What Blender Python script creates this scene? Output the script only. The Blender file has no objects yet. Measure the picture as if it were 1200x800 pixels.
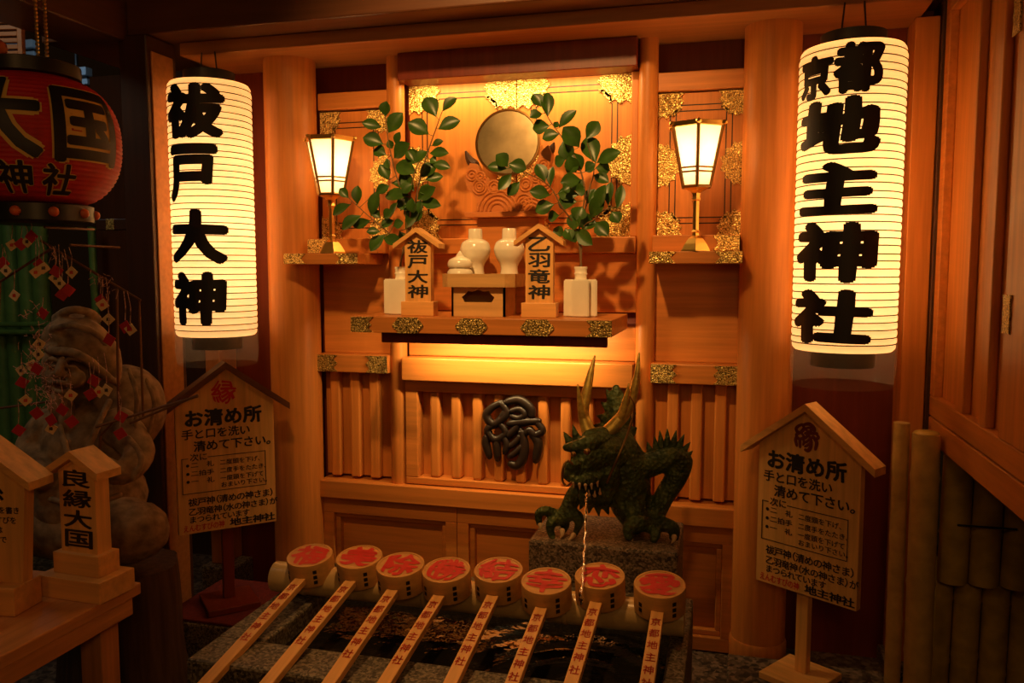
import bpy, bmesh, math, random
from mathutils import Vector, Matrix, noise as mnoise
random.seed(7)
R = math.radians
sc = bpy.context.scene
COL = sc.collection

# ------------------------------------------------------------------ camera, world, lights, exposure
FPX = 960.0
CAM = Vector((0, -3.2, 1.5))
YAW = math.atan2(255, 960)
PIT = math.atan(84 / 960)
cd = bpy.data.cameras.new('camera'); cam = bpy.data.objects.new('camera', cd); COL.objects.link(cam)
cd.sensor_width = 36; cd.lens = 36 * FPX / 1200; cd.clip_start = 0.02
cam.location = CAM; cam.rotation_euler = (math.pi / 2 - PIT, 0, YAW)
sc.camera = cam
sc.view_settings.view_transform = 'Standard'; sc.view_settings.look = 'None'
sc.view_settings.gamma = 1; sc.view_settings.use_curve_mapping = False
sc.view_settings.exposure = 0.0
try:
    sc.cycles.use_denoising = True
    sc.cycles.sample_clamp_indirect = 4.0
except Exception:
    pass
wd = bpy.data.worlds.new('night'); sc.world = wd; wd.use_nodes = True
wd.node_tree.nodes['Background'].inputs['Color'].default_value = (1.0, 0.42, 0.12, 1)
wd.node_tree.nodes['Background'].inputs['Strength'].default_value = 0.004

WARM = (1.0, 0.56, 0.19)
def light(name, kind, loc, power, color=WARM, size=0.1, size_y=None, rot=None, aim=None, spot=None, blend=0.5):
    ld = bpy.data.lights.new(name, kind); o = bpy.data.objects.new(name, ld); COL.objects.link(o)
    o.location = loc; ld.energy = power; ld.color = color
    if kind == 'AREA':
        ld.shape = 'RECTANGLE'; ld.size = size; ld.size_y = size_y or size
    else:
        ld.shadow_soft_size = size
    if kind == 'SPOT': ld.spot_size = R(spot); ld.spot_blend = blend
    if aim is not None: o.rotation_euler = (Vector(aim) - Vector(loc)).to_track_quat('-Z', 'Y').to_euler()
    if rot is not None: o.rotation_euler = rot
    return o
light('eave_spot', 'SPOT', (-0.75, -2.3, 3.25), 270, color=(1, .52, .16), size=0.06, aim=(-0.85, 0.0, 1.72), spot=50, blend=1.0)
light('front_fill_left', 'POINT', (-1.5, -3.9, 2.9), 17, color=(1, 0.47, 0.14), size=0.25)  # added fill from the camera side, brightens notices and red lantern
light('front_fill_right', 'POINT', (0.25, -3.7, 2.0), 22, color=(1, 0.47, 0.13), size=0.25)  # second added front fill, placed to reach the bamboo fence
light('basin_downlight', 'SPOT', (-0.72, -1.42, 3.05), 85, color=(1, .47, .13), size=0.05, aim=(-0.7, -1.12, 0.6), spot=34, blend=0.8)
light('shelf_strip_light', 'AREA', (-0.86, -0.15, 1.243), 9.5, color=(1, 0.66, 0.26), size=0.72, size_y=0.03, aim=(-0.86, 0.03, 1.10))
light('altar_top_light', 'AREA', (-0.86, -0.0, 2.255), 4.6, color=(1, 0.62, 0.22), size=0.85, size_y=0.03, aim=(-0.86, 0.07, 1.95))
light('left_side_fill', 'POINT', (-3.0, -1.6, 2.9), 15, color=(1, 0.82, 0.56), size=0.3)  # added neutral fill for the statue, table and green fence
light('eave_blue_fill', 'POINT', (-3.9, 0.75, 2.75), 3.0, color=(0.5, 0.75, 1.0), size=0.2)  # added dim blue light that tints the distant grey eaves

# ------------------------------------------------------------------ geometry helpers
RT = Vector((math.cos(YAW), math.sin(YAW), 0))
FW = Vector((-math.sin(YAW) * math.cos(PIT), math.cos(YAW) * math.cos(PIT), -math.sin(PIT)))
UP = RT.cross(FW)
def ray(px, py): return RT * ((px - 600) / FPX) + UP * ((400 - py) / FPX) + FW
def at(px, py, Y):
    d = ray(px, py); return CAM + d * ((Y - CAM.y) / d.y)
def atz(px, py, Z):
    d = ray(px, py); return CAM + d * ((Z - CAM.z) / d.z)
def atx(px, py, X):
    d = ray(px, py); return CAM + d * ((X - CAM.x) / d.x)
def mpp(px, py, Y): return (at(px, py, Y) - CAM).dot(FW) / FPX       # metres per pixel there

def tag(o, label=None, cat=None, group=None, kind=None):
    if label: o['label'] = label
    if cat: o['category'] = cat
    if group: o['group'] = group
    if kind: o['kind'] = kind
    return o
def thing(name, label, cat, loc=(0, 0, 0), rz=0, group=None, rx=0):
    o = bpy.data.objects.new(name, None); COL.objects.link(o); o.empty_display_size = 0.05
    o.location = loc; o.rotation_euler = (rx, 0, rz)
    return tag(o, label, cat, group)
def obj(name, bm, mat, parent=None, smooth=False, world=False, label=None):
    """link a bmesh as one mesh object; world=True: the bmesh is in world space under an unrotated parent"""
    if world and parent is not None:
        p = Vector(parent.location); q = parent.parent
        while q is not None: p += Vector(q.location); q = q.parent
        bmesh.ops.translate(bm, verts=bm.verts, vec=-p)
    me = bpy.data.meshes.new(name)
    if not isinstance(bm, bpy.types.Mesh):
        bmesh.ops.recalc_face_normals(bm, faces=bm.faces)
        bm.to_mesh(me); bm.free()
    if smooth:
        me.polygons.foreach_set('use_smooth', [True] * len(me.polygons))
        if smooth != 'all':
            try: me.set_sharp_from_angle(angle=R(40))
            except Exception: pass
    if isinstance(mat, (list, tuple)):
        for m in mat: me.materials.append(m)
    else: me.materials.append(mat)
    o = bpy.data.objects.new(name, me); COL.objects.link(o)
    if parent is not None: o.parent = parent
    if label: o['label'] = label
    return o
def struct(name, bm, mat, parent=None, **k):
    o = obj(name, bm, mat, parent, **k)
    if parent is None: o['kind'] = 'structure'
    return o
BM = bmesh.new
def merge(bm, src):
    me = bpy.data.meshes.new('tmp'); src.to_mesh(me); src.free(); bm.from_mesh(me); bpy.data.meshes.remove(me); return bm
def box(bm, x0, x1, y0, y1, z0, z1, bev=0.0, mat=0, M=None):
    b = BM(); bmesh.ops.create_cube(b, size=1)
    for v in b.verts:
        v.co = Vector((x0 + (v.co.x + .5) * (x1 - x0), y0 + (v.co.y + .5) * (y1 - y0), z0 + (v.co.z + .5) * (z1 - z0)))
    if bev: bmesh.ops.bevel(b, geom=list(b.edges), offset=bev, segments=2, affect='EDGES', profile=0.5)
    for f in b.faces: f.material_index = mat
    if M is not None: b.transform(M)
    return merge(bm, b)
def frames(pts):
    n = len(pts); T = []
    for i in range(n):
        a = pts[max(i - 1, 0)]; b = pts[min(i + 1, n - 1)]; t = (b - a)
        T.append(t.normalized() if t.length > 1e-9 else Vector((0, 0, 1)))
    ref = Vector((0, 0, 1)) if abs(T[0].z) < .9 else Vector((1, 0, 0))
    u = T[0].cross(ref).normalized(); out = []
    for t in T:
        u = (u - t * u.dot(t)); u = u.normalized() if u.length > 1e-6 else t.orthogonal().normalized()
        out.append((u.copy(), t.cross(u)))
    return out
def tube(bm, pts, rad, seg=8, caps=True, mat=0):
    pts = [Vector(p) for p in pts]
    if not isinstance(rad, (list, tuple)): rad = [rad] * len(pts)
    fr = frames(pts); rings = []
    for p, r, (u, w) in zip(pts, rad, fr):
        rings.append([bm.verts.new(p + (u * math.cos(2 * math.pi * k / seg) + w * math.sin(2 * math.pi * k / seg)) * max(r, 1e-4)) for k in range(seg)])
    fs = []
    for a, b in zip(rings, rings[1:]):
        for k in range(seg): fs.append(bm.faces.new((a[k], a[(k + 1) % seg], b[(k + 1) % seg], b[k])))
    if caps: fs += [bm.faces.new(rings[0][::-1]), bm.faces.new(rings[-1])]
    for f in fs: f.material_index = mat
    return bm
def spline(pts, n=6):
    """Catmull-Rom through tuples of any length"""
    P = [tuple(p) for p in pts]; out = []
    for i in range(len(P) - 1):
        p0 = P[max(i - 1, 0)]; p1 = P[i]; p2 = P[i + 1]; p3 = P[min(i + 2, len(P) - 1)]
        for k in range(n):
            t = k / n
            out.append(tuple(.5 * (2 * b + (c - a) * t + (2 * a - 5 * b + 4 * c - d) * t * t + (3 * b - a - 3 * c + d) * t ** 3) for a, b, c, d in zip(p0, p1, p2, p3)))
    out.append(P[-1]); return out
def lathe(bm, prof, seg=32, c=(0, 0, 0), cap0=True, cap1=True, ph=0, mat=0, scale=(1, 1)):
    c = Vector(c); rings = []
    for r, z in prof:
        rings.append([bm.verts.new(c + Vector((r * scale[0] * math.cos(ph + 2 * math.pi * k / seg), r * scale[1] * math.sin(ph + 2 * math.pi * k / seg), z))) for k in range(seg)])
    fs = []
    for a, b in zip(rings, rings[1:]):
        for k in range(seg): fs.append(bm.faces.new((a[k], a[(k + 1) % seg], b[(k + 1) % seg], b[k])))
    if cap0: fs.append(bm.faces.new(rings[0][::-1]))
    if cap1: fs.append(bm.faces.new(rings[-1]))
    for f in fs: f.material_index = mat
    return bm
def prism(bm, poly, y0, y1, M=None, mat=0):
    """poly in (x, z), extruded along y"""
    b = BM()
    a = [b.verts.new((x, y0, z)) for x, z in poly]; c = [b.verts.new((x, y1, z)) for x, z in poly]
    n = len(poly)
    fs = [b.faces.new(a), b.faces.new(c[::-1])]
    for i in range(n): fs.append(b.faces.new((a[i], c[i], c[(i + 1) % n], a[(i + 1) % n])))
    for f in fs: f.material_index = mat
    b.normal_update(); bmesh.ops.triangulate(b, faces=[f for f in b.faces if len(f.verts) > 4])
    if M is not None: b.transform(M)
    return merge(bm, b)
def ell(bm, c, rad, rot=None, sub=2):
    M = Matrix.Translation(Vector(c)) @ ((rot or Matrix.Identity(3)).to_4x4()) @ Matrix.Diagonal((*rad, 1))
    bmesh.ops.create_icosphere(bm, subdivisions=sub, radius=1, matrix=M); return bm
def chain(bm, pts, n=5, seg=12):
    """closed tapered limb through (x, y, z, r) points, with round ends"""
    S = spline(pts, n)
    tube(bm, [s[:3] for s in S], [s[3] for s in S], seg)
    for s in (S[0], S[-1]): ell(bm, s[:3], (s[3],) * 3)
    return bm
def fuse(bm, voxel, smooth=4):
    """one continuous surface from overlapping closed pieces"""
    me = bpy.data.meshes.new('f'); bm.to_mesh(me); bm.free()
    o = bpy.data.objects.new('f', me); COL.objects.link(o)
    m = o.modifiers.new('r', 'REMESH'); m.mode = 'VOXEL'; m.voxel_size = voxel
    s = o.modifiers.new('s', 'SMOOTH'); s.iterations = smooth; s.factor = .5
    dg = bpy.context.evaluated_depsgraph_get(); e = o.evaluated_get(dg)
    m2 = bpy.data.meshes.new_from_object(e)
    bpy.data.objects.remove(o); bpy.data.meshes.remove(me)
    b = BM(); b.from_mesh(m2); bpy.data.meshes.remove(m2); return b
def copy_tree(o, parent=None):
    c = o.copy(); COL.objects.link(c)
    if parent is not None: c.parent = parent; c.matrix_parent_inverse = o.matrix_parent_inverse
    for ch in list(o.children): copy_tree(ch, c)
    return c

# ------------------------------------------------------------------ lettering
GC = {}
def glyph(ch):
    if ch in GC: return GC[ch]
    cu = bpy.data.curves.new('t', 'FONT'); cu.body = ch; cu.size = 1; cu.resolution_u = 3
    o = bpy.data.objects.new('t', cu); COL.objects.link(o)
    dg = bpy.context.evaluated_depsgraph_get()
    me = bpy.data.meshes.new_from_object(o.evaluated_get(dg))
    V = [(v.co.x, v.co.y) for v in me.vertices]; Fc = [tuple(p.vertices) for p in me.polygons]
    bpy.data.objects.remove(o); bpy.data.curves.remove(cu); bpy.data.meshes.remove(me)
    GC[ch] = (V, Fc); return GC[ch]
def em():
    V, _ = glyph('国')
    xs = [v[0] for v in V]; zs = [v[1] for v in V]
    return min(xs), max(xs), min(zs), max(zs)
EMB = None
def put(bm, ch, cx, cz, w, h, bold=.02, y=0, stretch=False, disc=False, depth=0, mat=0, slant=0, wob=0):
    """one character filling a w x h cell centred on (cx, cz) of the local xz plane, facing -y"""
    global EMB
    if EMB is None: EMB = em()
    V, Fc = glyph(ch)
    if not V: return
    if stretch:
        xs = [v[0] for v in V]; zs = [v[1] for v in V]; x0, x1, z0, z1 = min(xs), max(xs), min(zs), max(zs)
    else:
        x0, x1, z0, z1 = EMB
    b = BM(); ns = 10 if bold > .03 else 6
    SH = [(0, 0)] + [(2 * bold * math.cos(2 * math.pi * k / ns + .3), 1.7 * bold * math.sin(2 * math.pi * k / ns + .3)) for k in range(ns)]
    kx = 1 - 2 * bold if stretch else 1
    def one(su, st, i):
      vs = []
      for (vx, vz) in V:
        u = ((vx - x0) / (x1 - x0) * 2 - 1) * kx + su; t = ((vz - z0) / (z1 - z0) * 2 - 1) * kx + st
        if disc:
            u = max(-1, min(1, u)); t = max(-1, min(1, t)); u, t = u * math.sqrt(max(0, 1 - t * t / 2)), t * math.sqrt(max(0, 1 - u * u / 2))
        if wob:
            u += wob * math.sin(3.1 * t + cx * 90 + 1.7 * u); t += wob * math.sin(2.7 * u + cz * 70)
        vs.append(b.verts.new((cx + (u + slant * t) * w / 2, y - 1e-5 * i, cz + t * h / 2)))
      for f in Fc:
        try: b.faces.new([vs[q] for q in f])
        except ValueError: pass
    for i, (su, st) in enumerate(SH): one(su, st, i)
    bmesh.ops.dissolve_degenerate(b, dist=1e-7, edges=b.edges)
    for f in b.faces:
        f.normal_update()
        if f.normal.y > 0: f.normal_flip()
    if depth:
        r = bmesh.ops.extrude_face_region(b, geom=list(b.faces))
        bmesh.ops.translate(b, verts=[v for v in r['geom'] if isinstance(v, bmesh.types.BMVert)], vec=(0, depth, 0))
    for f in b.faces: f.material_index = mat
    merge(bm, b)
def line(bm, s, x, z, w, h=None, bold=.02, y=0, adv=1.04, **k):
    h = h or w
    for ch in s:
        a = .5 if ch in '、。（）' else 1
        if ch not in ' 　':
            put(bm, ch, x + w * a / 2 + (w * .25 if ch in '、。）' else -w * .25 if ch == '（' else 0), z, w * .86, h * .86, bold, y, **k)
        x += w * a * adv
    return x
def column(bm, s, x, z_top, w, h, gap=1.05, bold=.03, y=0, **k):
    for i, ch in enumerate(s): put(bm, ch, x, z_top - h / 2 - i * h * gap, w, h, bold, y, **k)

# ------------------------------------------------------------------ materials
def mat(name, build):
    m = bpy.data.materials.new(name); m.use_nodes = True
    nt = m.node_tree; b = nt.nodes['Principled BSDF']; build(nt, b); return m
def N(nt, t, **k):
    n = nt.nodes.new(t)
    for a, v in k.items():
        if a in n.inputs: n.inputs[a].default_value = v
        else: setattr(n, a, v)
    return n
def coords(nt, scale=(1, 1, 1)):
    tc = nt.nodes.new('ShaderNodeTexCoord'); mp = nt.nodes.new('ShaderNodeMapping')
    mp.inputs['Scale'].default_value = scale
    nt.links.new(tc.outputs['Object'], mp.inputs['Vector']); return mp.outputs['Vector']
def ramp(nt, src, stops):
    r = nt.nodes.new('ShaderNodeValToRGB'); e = r.color_ramp.elements
    while len(e) < len(stops): e.new(.5)
    for q, (p, c) in zip(e, stops): q.position = p; q.color = (*c, 1)
    nt.links.new(src, r.inputs['Fac']); return r.outputs['Color']
def bump(nt, b, h, strength=.3, dist=.002):
    n = nt.nodes.new('ShaderNodeBump'); n.inputs['Strength'].default_value = strength; n.inputs['Distance'].default_value = dist
    nt.links.new(h, n.inputs['Height']); nt.links.new(n.outputs['Normal'], b.inputs['Normal'])
def wood(name, c, axis='z', rough=.42, var=.22, spec=.4):
    def f(nt, b):
        s = {'z': (26, 26, 1.3), 'x': (1.3, 26, 26), 'y': (26, 1.3, 26)}[axis]
        v = coords(nt, s)
        n = N(nt, 'ShaderNodeTexNoise', Scale=1.6, Detail=5.0, Roughness=.6); nt.links.new(v, n.inputs['Vector'])
        lo = tuple(x * (1 - var) for x in c); hi = tuple(min(1, x * (1 + var * .6)) for x in c)
        nt.links.new(ramp(nt, n.outputs['Fac'], [(.3, lo), (.7, hi)]), b.inputs['Base Color'])
        b.inputs['Roughness'].default_value = rough; b.inputs['Specular IOR Level'].default_value = spec
        bump(nt, b, n.outputs['Fac'], .12, .001)
    return mat(name, f)
def plain(name, c, rough=.5, metal=0, spec=.5, nscale=0, namt=.2, bmp=0, coat=0):
    def f(nt, b):
        b.inputs['Roughness'].default_value = rough; b.inputs['Metallic'].default_value = metal
        b.inputs['Specular IOR Level'].default_value = spec; b.inputs['Coat Weight'].default_value = coat
        n = N(nt, 'ShaderNodeTexNoise', Scale=nscale or 14.0, Detail=4.0); nt.links.new(coords(nt), n.inputs['Vector'])
        a = namt if nscale else .06
        nt.links.new(ramp(nt, n.outputs['Fac'], [(.3, tuple(x * (1 - a) for x in c)), (.7, tuple(min(1, x * (1 + a)) for x in c))]), b.inputs['Base Color'])
        if bmp: bump(nt, b, n.outputs['Fac'], bmp, .004)
    return mat(name, f)
def emit(name, c, s, base=(.8, .7, .5)):
    def f(nt, b):
        b.inputs['Base Color'].default_value = (*base, 1); b.inputs['Emission Color'].default_value = (*c, 1)
        b.inputs['Emission Strength'].default_value = s; b.inputs['Roughness'].default_value = .7
    return mat(name, f)
def granite(name, c, scale=180):
    def f(nt, b):
        v = coords(nt)
        n = N(nt, 'ShaderNodeTexVoronoi', Scale=float(scale)); nt.links.new(v, n.inputs['Vector'])
        n2 = N(nt, 'ShaderNodeTexNoise', Scale=scale * .8, Detail=3.0); nt.links.new(v, n2.inputs['Vector'])
        mx = nt.nodes.new('ShaderNodeMath'); mx.operation = 'MULTIPLY'
        sp = nt.nodes.new('ShaderNodeSeparateColor'); nt.links.new(n.outputs['Color'], sp.inputs['Color'])
        nt.links.new(sp.outputs['Red'], mx.inputs[0]); nt.links.new(n2.outputs['Fac'], mx.inputs[1])
        nt.links.new(ramp(nt, mx.outputs[0], [(.05, tuple(x * .25 for x in c)), (.25, c), (.5, tuple(min(1, x * 2.2) for x in c))]), b.inputs['Base Color'])
        b.inputs['Roughness'].default_value = .55
    return mat(name, f)
def gold_mat(name, c, dark, scale=115, rough=.34):
    def f(nt, b):
        v = coords(nt)
        n = N(nt, 'ShaderNodeTexVoronoi', Scale=float(scale), feature='DISTANCE_TO_EDGE')
        ns = N(nt, 'ShaderNodeTexNoise', Scale=scale * .55, Detail=2.0)
        nt.links.new(v, ns.inputs['Vector'])
        vm = nt.nodes.new('ShaderNodeVectorMath'); vm.operation = 'MULTIPLY_ADD'
        nt.links.new(ns.outputs['Color'], vm.inputs[0]); vm.inputs[1].default_value = (.02, .02, .02); nt.links.new(v, vm.inputs[2])
        nt.links.new(vm.outputs[0], n.inputs['Vector'])
        nt.links.new(ramp(nt, n.outputs['Distance'], [(.03, dark), (.125, c)]), b.inputs['Base Color'])
        b.inputs['Metallic'].default_value = .9; b.inputs['Roughness'].default_value = rough
        bump(nt, b, n.outputs['Distance'], .9, .004)
    return mat(name, f)

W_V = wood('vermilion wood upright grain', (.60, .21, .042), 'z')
W_H = wood('vermilion wood level grain', (.60, .21, .042), 'x')
W_Y = wood('vermilion wood lengthwise grain', (.60, .21, .042), 'y')
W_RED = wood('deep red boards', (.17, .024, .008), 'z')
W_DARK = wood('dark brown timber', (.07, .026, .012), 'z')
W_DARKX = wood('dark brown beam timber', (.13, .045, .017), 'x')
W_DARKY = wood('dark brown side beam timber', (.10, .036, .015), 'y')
W_LINT = wood('lintel timber', (.40, .15, .04), 'x')
W_PALE = wood('pale sign wood', (.80, .42, .13), 'z')
W_PALEX = wood('pale sign wood level grain', (.78, .40, .12), 'x')
W_PALEY = wood('pale handle wood', (.80, .42, .14), 'y')
W_CARVE = wood('carved reddish wood', (.60, .20, .05), 'x')
W_TRAY = wood('pale tray wood', (.62, .36, .13), 'x')
W_TABLE = wood('table wood', (.62, .27, .085), 'y')
W_TABLEV = wood('table leg wood', (.60, .25, .075), 'z')
CUPW = wood('cup bentwood', (.60, .30, .085), 'x')
W_STUMP = wood('weathered trunk wood', (.085, .042, .02), 'z', rough=.8, var=.5)
INK = plain('black ink', (.012, .010, .009), .5)
INKR = plain('red ink', (.58, .008, .006), .5)
SEAL = plain('dark red ink', (.16, .018, .010), .5)
LACQ = plain('dark lacquer', (.018, .010, .007), .38, spec=.4, coat=.1)
BLACK = plain('black lacquered wood', (.012, .010, .010), .4)
GOLD = gold_mat('engraved gilt plate', (1.0, .72, .24), (.16, .07, .012))
GOLD_S = plain('polished brass', (.90, .58, .16), .28, metal=1)
BRONZE = plain('dark brass', (.32, .18, .06), .35, metal=.9)
GOLD_P = gold_mat('aged gilt plate', (.62, .43, .13), (.05, .03, .01), 135, .42)
PORC = plain('white porcelain', (.86, .80, .66), .18, spec=.6, coat=.3)
MIRROR = plain('tarnished bronze mirror', (.30, .235, .13), .32, metal=.85, nscale=9, namt=.35)
GRAN = granite('dark speckled granite', (.16, .12, .085))
GRAN_L = granite('basin granite', (.11, .09, .065), 150)
STONE = plain('weathered stone', (.27, .175, .095), .9, nscale=26, namt=.45, bmp=.5)
def f_paper(nt, b):
    b.inputs['Base Color'].default_value = (.75, .6, .36, 1); b.inputs['Roughness'].default_value = .8
    b.inputs['Emission Color'].default_value = (1.0, .58, .22, 1); b.inputs['Emission Strength'].default_value = .24
    n = N(nt, 'ShaderNodeTexNoise', Scale=9.0, Detail=4.0); nt.links.new(coords(nt), n.inputs['Vector'])
    tr = nt.nodes.new('ShaderNodeBsdfTranslucent'); nt.links.new(ramp(nt, n.outputs['Fac'], [(.3, (.72, .66, .52)), (.7, (.86, .80, .66))]), tr.inputs['Color'])
    mx = nt.nodes.new('ShaderNodeAddShader'); out = nt.nodes['Material Output']
    nt.links.new(b.outputs[0], mx.inputs[0]); nt.links.new(tr.outputs[0], mx.inputs[1]); nt.links.new(mx.outputs[0], out.inputs['Surface'])
PAPER = mat('lit lantern paper', f_paper)
def f_glass(nt, b):
    b.inputs['Base Color'].default_value = (.8, .7, .5, 1); b.inputs['Emission Color'].default_value = (1.0, .62, .25, 1); b.inputs['Emission Strength'].default_value = .55
    n = N(nt, 'ShaderNodeTexNoise', Scale=30.0); nt.links.new(coords(nt), n.inputs['Vector'])
    tr = nt.nodes.new('ShaderNodeBsdfTranslucent'); nt.links.new(ramp(nt, n.outputs['Fac'], [(.3, (.82, .78, .70)), (.7, (.86, .82, .74))]), tr.inputs['Color'])
    mx = nt.nodes.new('ShaderNodeAddShader'); out = nt.nodes['Material Output']
    nt.links.new(b.outputs[0], mx.inputs[0]); nt.links.new(tr.outputs[0], mx.inputs[1]); nt.links.new(mx.outputs[0], out.inputs['Surface'])
GLASS = mat('lit frosted lamp pane', f_glass)
RIB = plain('lantern hoop', (.09, .05, .018), .7)
REDP = plain('red lantern paper', (.50, .012, .010), .6, nscale=30, namt=.15)
YEL = plain('yellow lettering edge', (.75, .46, .10), .6)
DRAG = None
def f_drag(nt, b):
    v = coords(nt)
    n = N(nt, 'ShaderNodeTexVoronoi', Scale=75.0); nt.links.new(v, n.inputs['Vector'])
    n2 = N(nt, 'ShaderNodeTexNoise', Scale=22.0, Detail=4.0); nt.links.new(v, n2.inputs['Vector'])
    nt.links.new(ramp(nt, n2.outputs['Fac'], [(.3, (.026, .040, .012)), (.55, (.072, .110, .028)), (.75, (.15, .18, .05))]), b.inputs['Base Color'])
    b.inputs['Roughness'].default_value = .48; b.inputs['Metallic'].default_value = .25
    bump(nt, b, n.outputs['Distance'], .9, .006)
DRAG = mat('green patinated bronze scales', f_drag)
HORN = plain('gilded horn', (.85, .52, .12), .36, metal=.55, nscale=40, namt=.5, bmp=.2)
CLAW = plain('pale claw', (.70, .50, .28), .4)
LEAF = plain('glossy dark leaf', (.036, .092, .012), .36, spec=.4, nscale=20, namt=.35)
STEM = plain('brown green stem', (.16, .09, .03), .6)
BAM_O = plain('dried tan bamboo', (.55, .34, .10), .38, nscale=18, namt=.2)
BAM_P = plain('polished bamboo pole', (.55, .38, .17), .25, nscale=10, namt=.2)
BAM_D = plain('olive split bamboo', (.42, .27, .045), .5, nscale=16, namt=.25)
BAM_G = plain('green bamboo', (.075, .19, .05), .45, nscale=12, namt=.25)
ROPE = plain('black cord', (.012, .010, .009), .7)
CORDW = plain('white and red twisted cord', (.55, .30, .25), .7, nscale=140, namt=.8)
CHW = plain('cream paper charm', (.72, .50, .26), .7)
CHR = plain('red cloth charm', (.42, .012, .016), .7)
ROD = plain('rusted iron rod', (.16, .075, .03), .5, metal=.5)
CARPET = plain('dark red carpet', (.13, .010, .008), .95, nscale=90, namt=.3)
FLOORM = granite('dark paving stone', (.10, .07, .05), 60)
ORANGE = plain('orange lacquer', (.62, .13, .025), .35)
GREY = plain('grey painted metal', (.30, .36, .40), .6)
def f_water(nt, b):
    n = N(nt, 'ShaderNodeTexNoise', Scale=16.0, Detail=3.0); nt.links.new(coords(nt), n.inputs['Vector'])
    b.inputs['Base Color'].default_value = (.010, .009, .008, 1); b.inputs['Roughness'].default_value = .04
    b.inputs['Specular IOR Level'].default_value = .5; bump(nt, b, n.outputs['Fac'], .16, .03)
WATER = mat('dark rippled water', f_water)
def f_stream(nt, b):
    n = N(nt, 'ShaderNodeTexNoise', Scale=40.0); nt.links.new(coords(nt, (1, 1, .3)), n.inputs['Vector'])
    b.inputs['Base Color'].default_value = (.9, .9, .9, 1); b.inputs['Roughness'].default_value = .03
    b.inputs['Transmission Weight'].default_value = 1; b.inputs['IOR'].default_value = 1.33
    bump(nt, b, n.outputs['Fac'], .5, .01)
STREAM = mat('falling water', f_stream)
def f_film(nt, b):
    n = N(nt, 'ShaderNodeTexNoise', Scale=6.0); nt.links.new(coords(nt), n.inputs['Vector'])
    b.inputs['Base Color'].default_value = (.9, .85, .8, 1); b.inputs['Roughness'].default_value = .15
    b.inputs['Alpha'].default_value = .13; bump(nt, b, n.outputs['Fac'], .3, .01)
FILM = mat('clear rain cover film', f_film)

# ------------------------------------------------------------------ the setting
struct('floor', box(BM(), -5, 2.2, -4.2, 1.6, -.1, 0), FLOORM)
b = BM(); box(b, -2.2, .74, .12, .2, 0, 2.75)
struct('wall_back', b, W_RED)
# dark outer wall to the left, beyond the corner post
struct('wall_left', box(BM(), -3.25, -2.2, .46, .54, 0, 2.5), W_DARK)
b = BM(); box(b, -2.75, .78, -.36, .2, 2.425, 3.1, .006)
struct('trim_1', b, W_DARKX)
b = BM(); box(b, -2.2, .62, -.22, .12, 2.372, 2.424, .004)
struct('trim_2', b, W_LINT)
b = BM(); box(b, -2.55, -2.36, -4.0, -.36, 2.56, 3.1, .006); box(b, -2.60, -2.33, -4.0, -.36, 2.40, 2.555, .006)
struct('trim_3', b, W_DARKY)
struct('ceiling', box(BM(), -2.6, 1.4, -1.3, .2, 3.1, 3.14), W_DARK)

def tn(t, label, cat): return tag(t, label, cat)
# corner post
t = thing('corner_post', 'dark square timber corner post between the red lantern and the left white lantern', 'post', (-2.268, -.3, 0))
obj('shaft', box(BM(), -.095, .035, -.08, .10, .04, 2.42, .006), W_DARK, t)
obj('foot_stone', box(BM(), -.13, .09, -.11, .13, 0, .04, .01), GRAN, t)
obj('cover_strip', box(BM(), .0355, .043, -.06, .07, .05, 2.36, .003), W_LINT, t)
t = thing('wall_post', 'square vermilion post standing behind the left white lantern', 'post', (-2.2, .0, 0))
obj('shaft', box(BM(), -.07, .005, -.02, .11, .16, 2.372, .004), W_V, t)
obj('foot_stone', box(BM(), -.10, .06, -.06, .118, 0, .158, .01), GRAN, t)
t = thing('wall_post', 'slim square vermilion post right of the right white lantern', 'post', (.64, .03, 0))
obj('shaft', box(BM(), -.04, .04, -.05, .085, .06, 2.37, .004), W_V, t)
obj('foot_stone', box(BM(), -.06, .045, -.07, .088, 0, .06, .006), GRAN, t)

# round pillars
def pillar(x, y, r, label):
    t = thing('round_pillar', label, 'pillar', (x, y, 0))
    obj('shaft', lathe(BM(), [(r, .10), (r, 2.40)], 48), W_V, t, smooth=True)
    obj('base_ring', lathe(BM(), [(r * 1.02, .0), (r * 1.06, .005), (r * 1.06, .088), (r * 1.02, .10)], 48), W_V, t, smooth=True)
pillar(-1.815, -.02, .108, 'thick round vermilion pillar beside the left white lantern')
pillar(.132, -.02, .100, 'thick round vermilion pillar behind the gabled notice on the right')
def pole(x, label):
    t = thing('half_round_pole', label, 'pole', (x, .03, 0))
    obj('shaft', lathe(BM(), [(.036, .545), (.037, .55), (.037, 2.38)], 24), W_V, t, smooth=True)
pole(-1.357, 'slim round vermilion pole behind the left leafy branch')
pole(-.318, 'slim round vermilion pole behind the dragon, rising right of the mirror')

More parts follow.
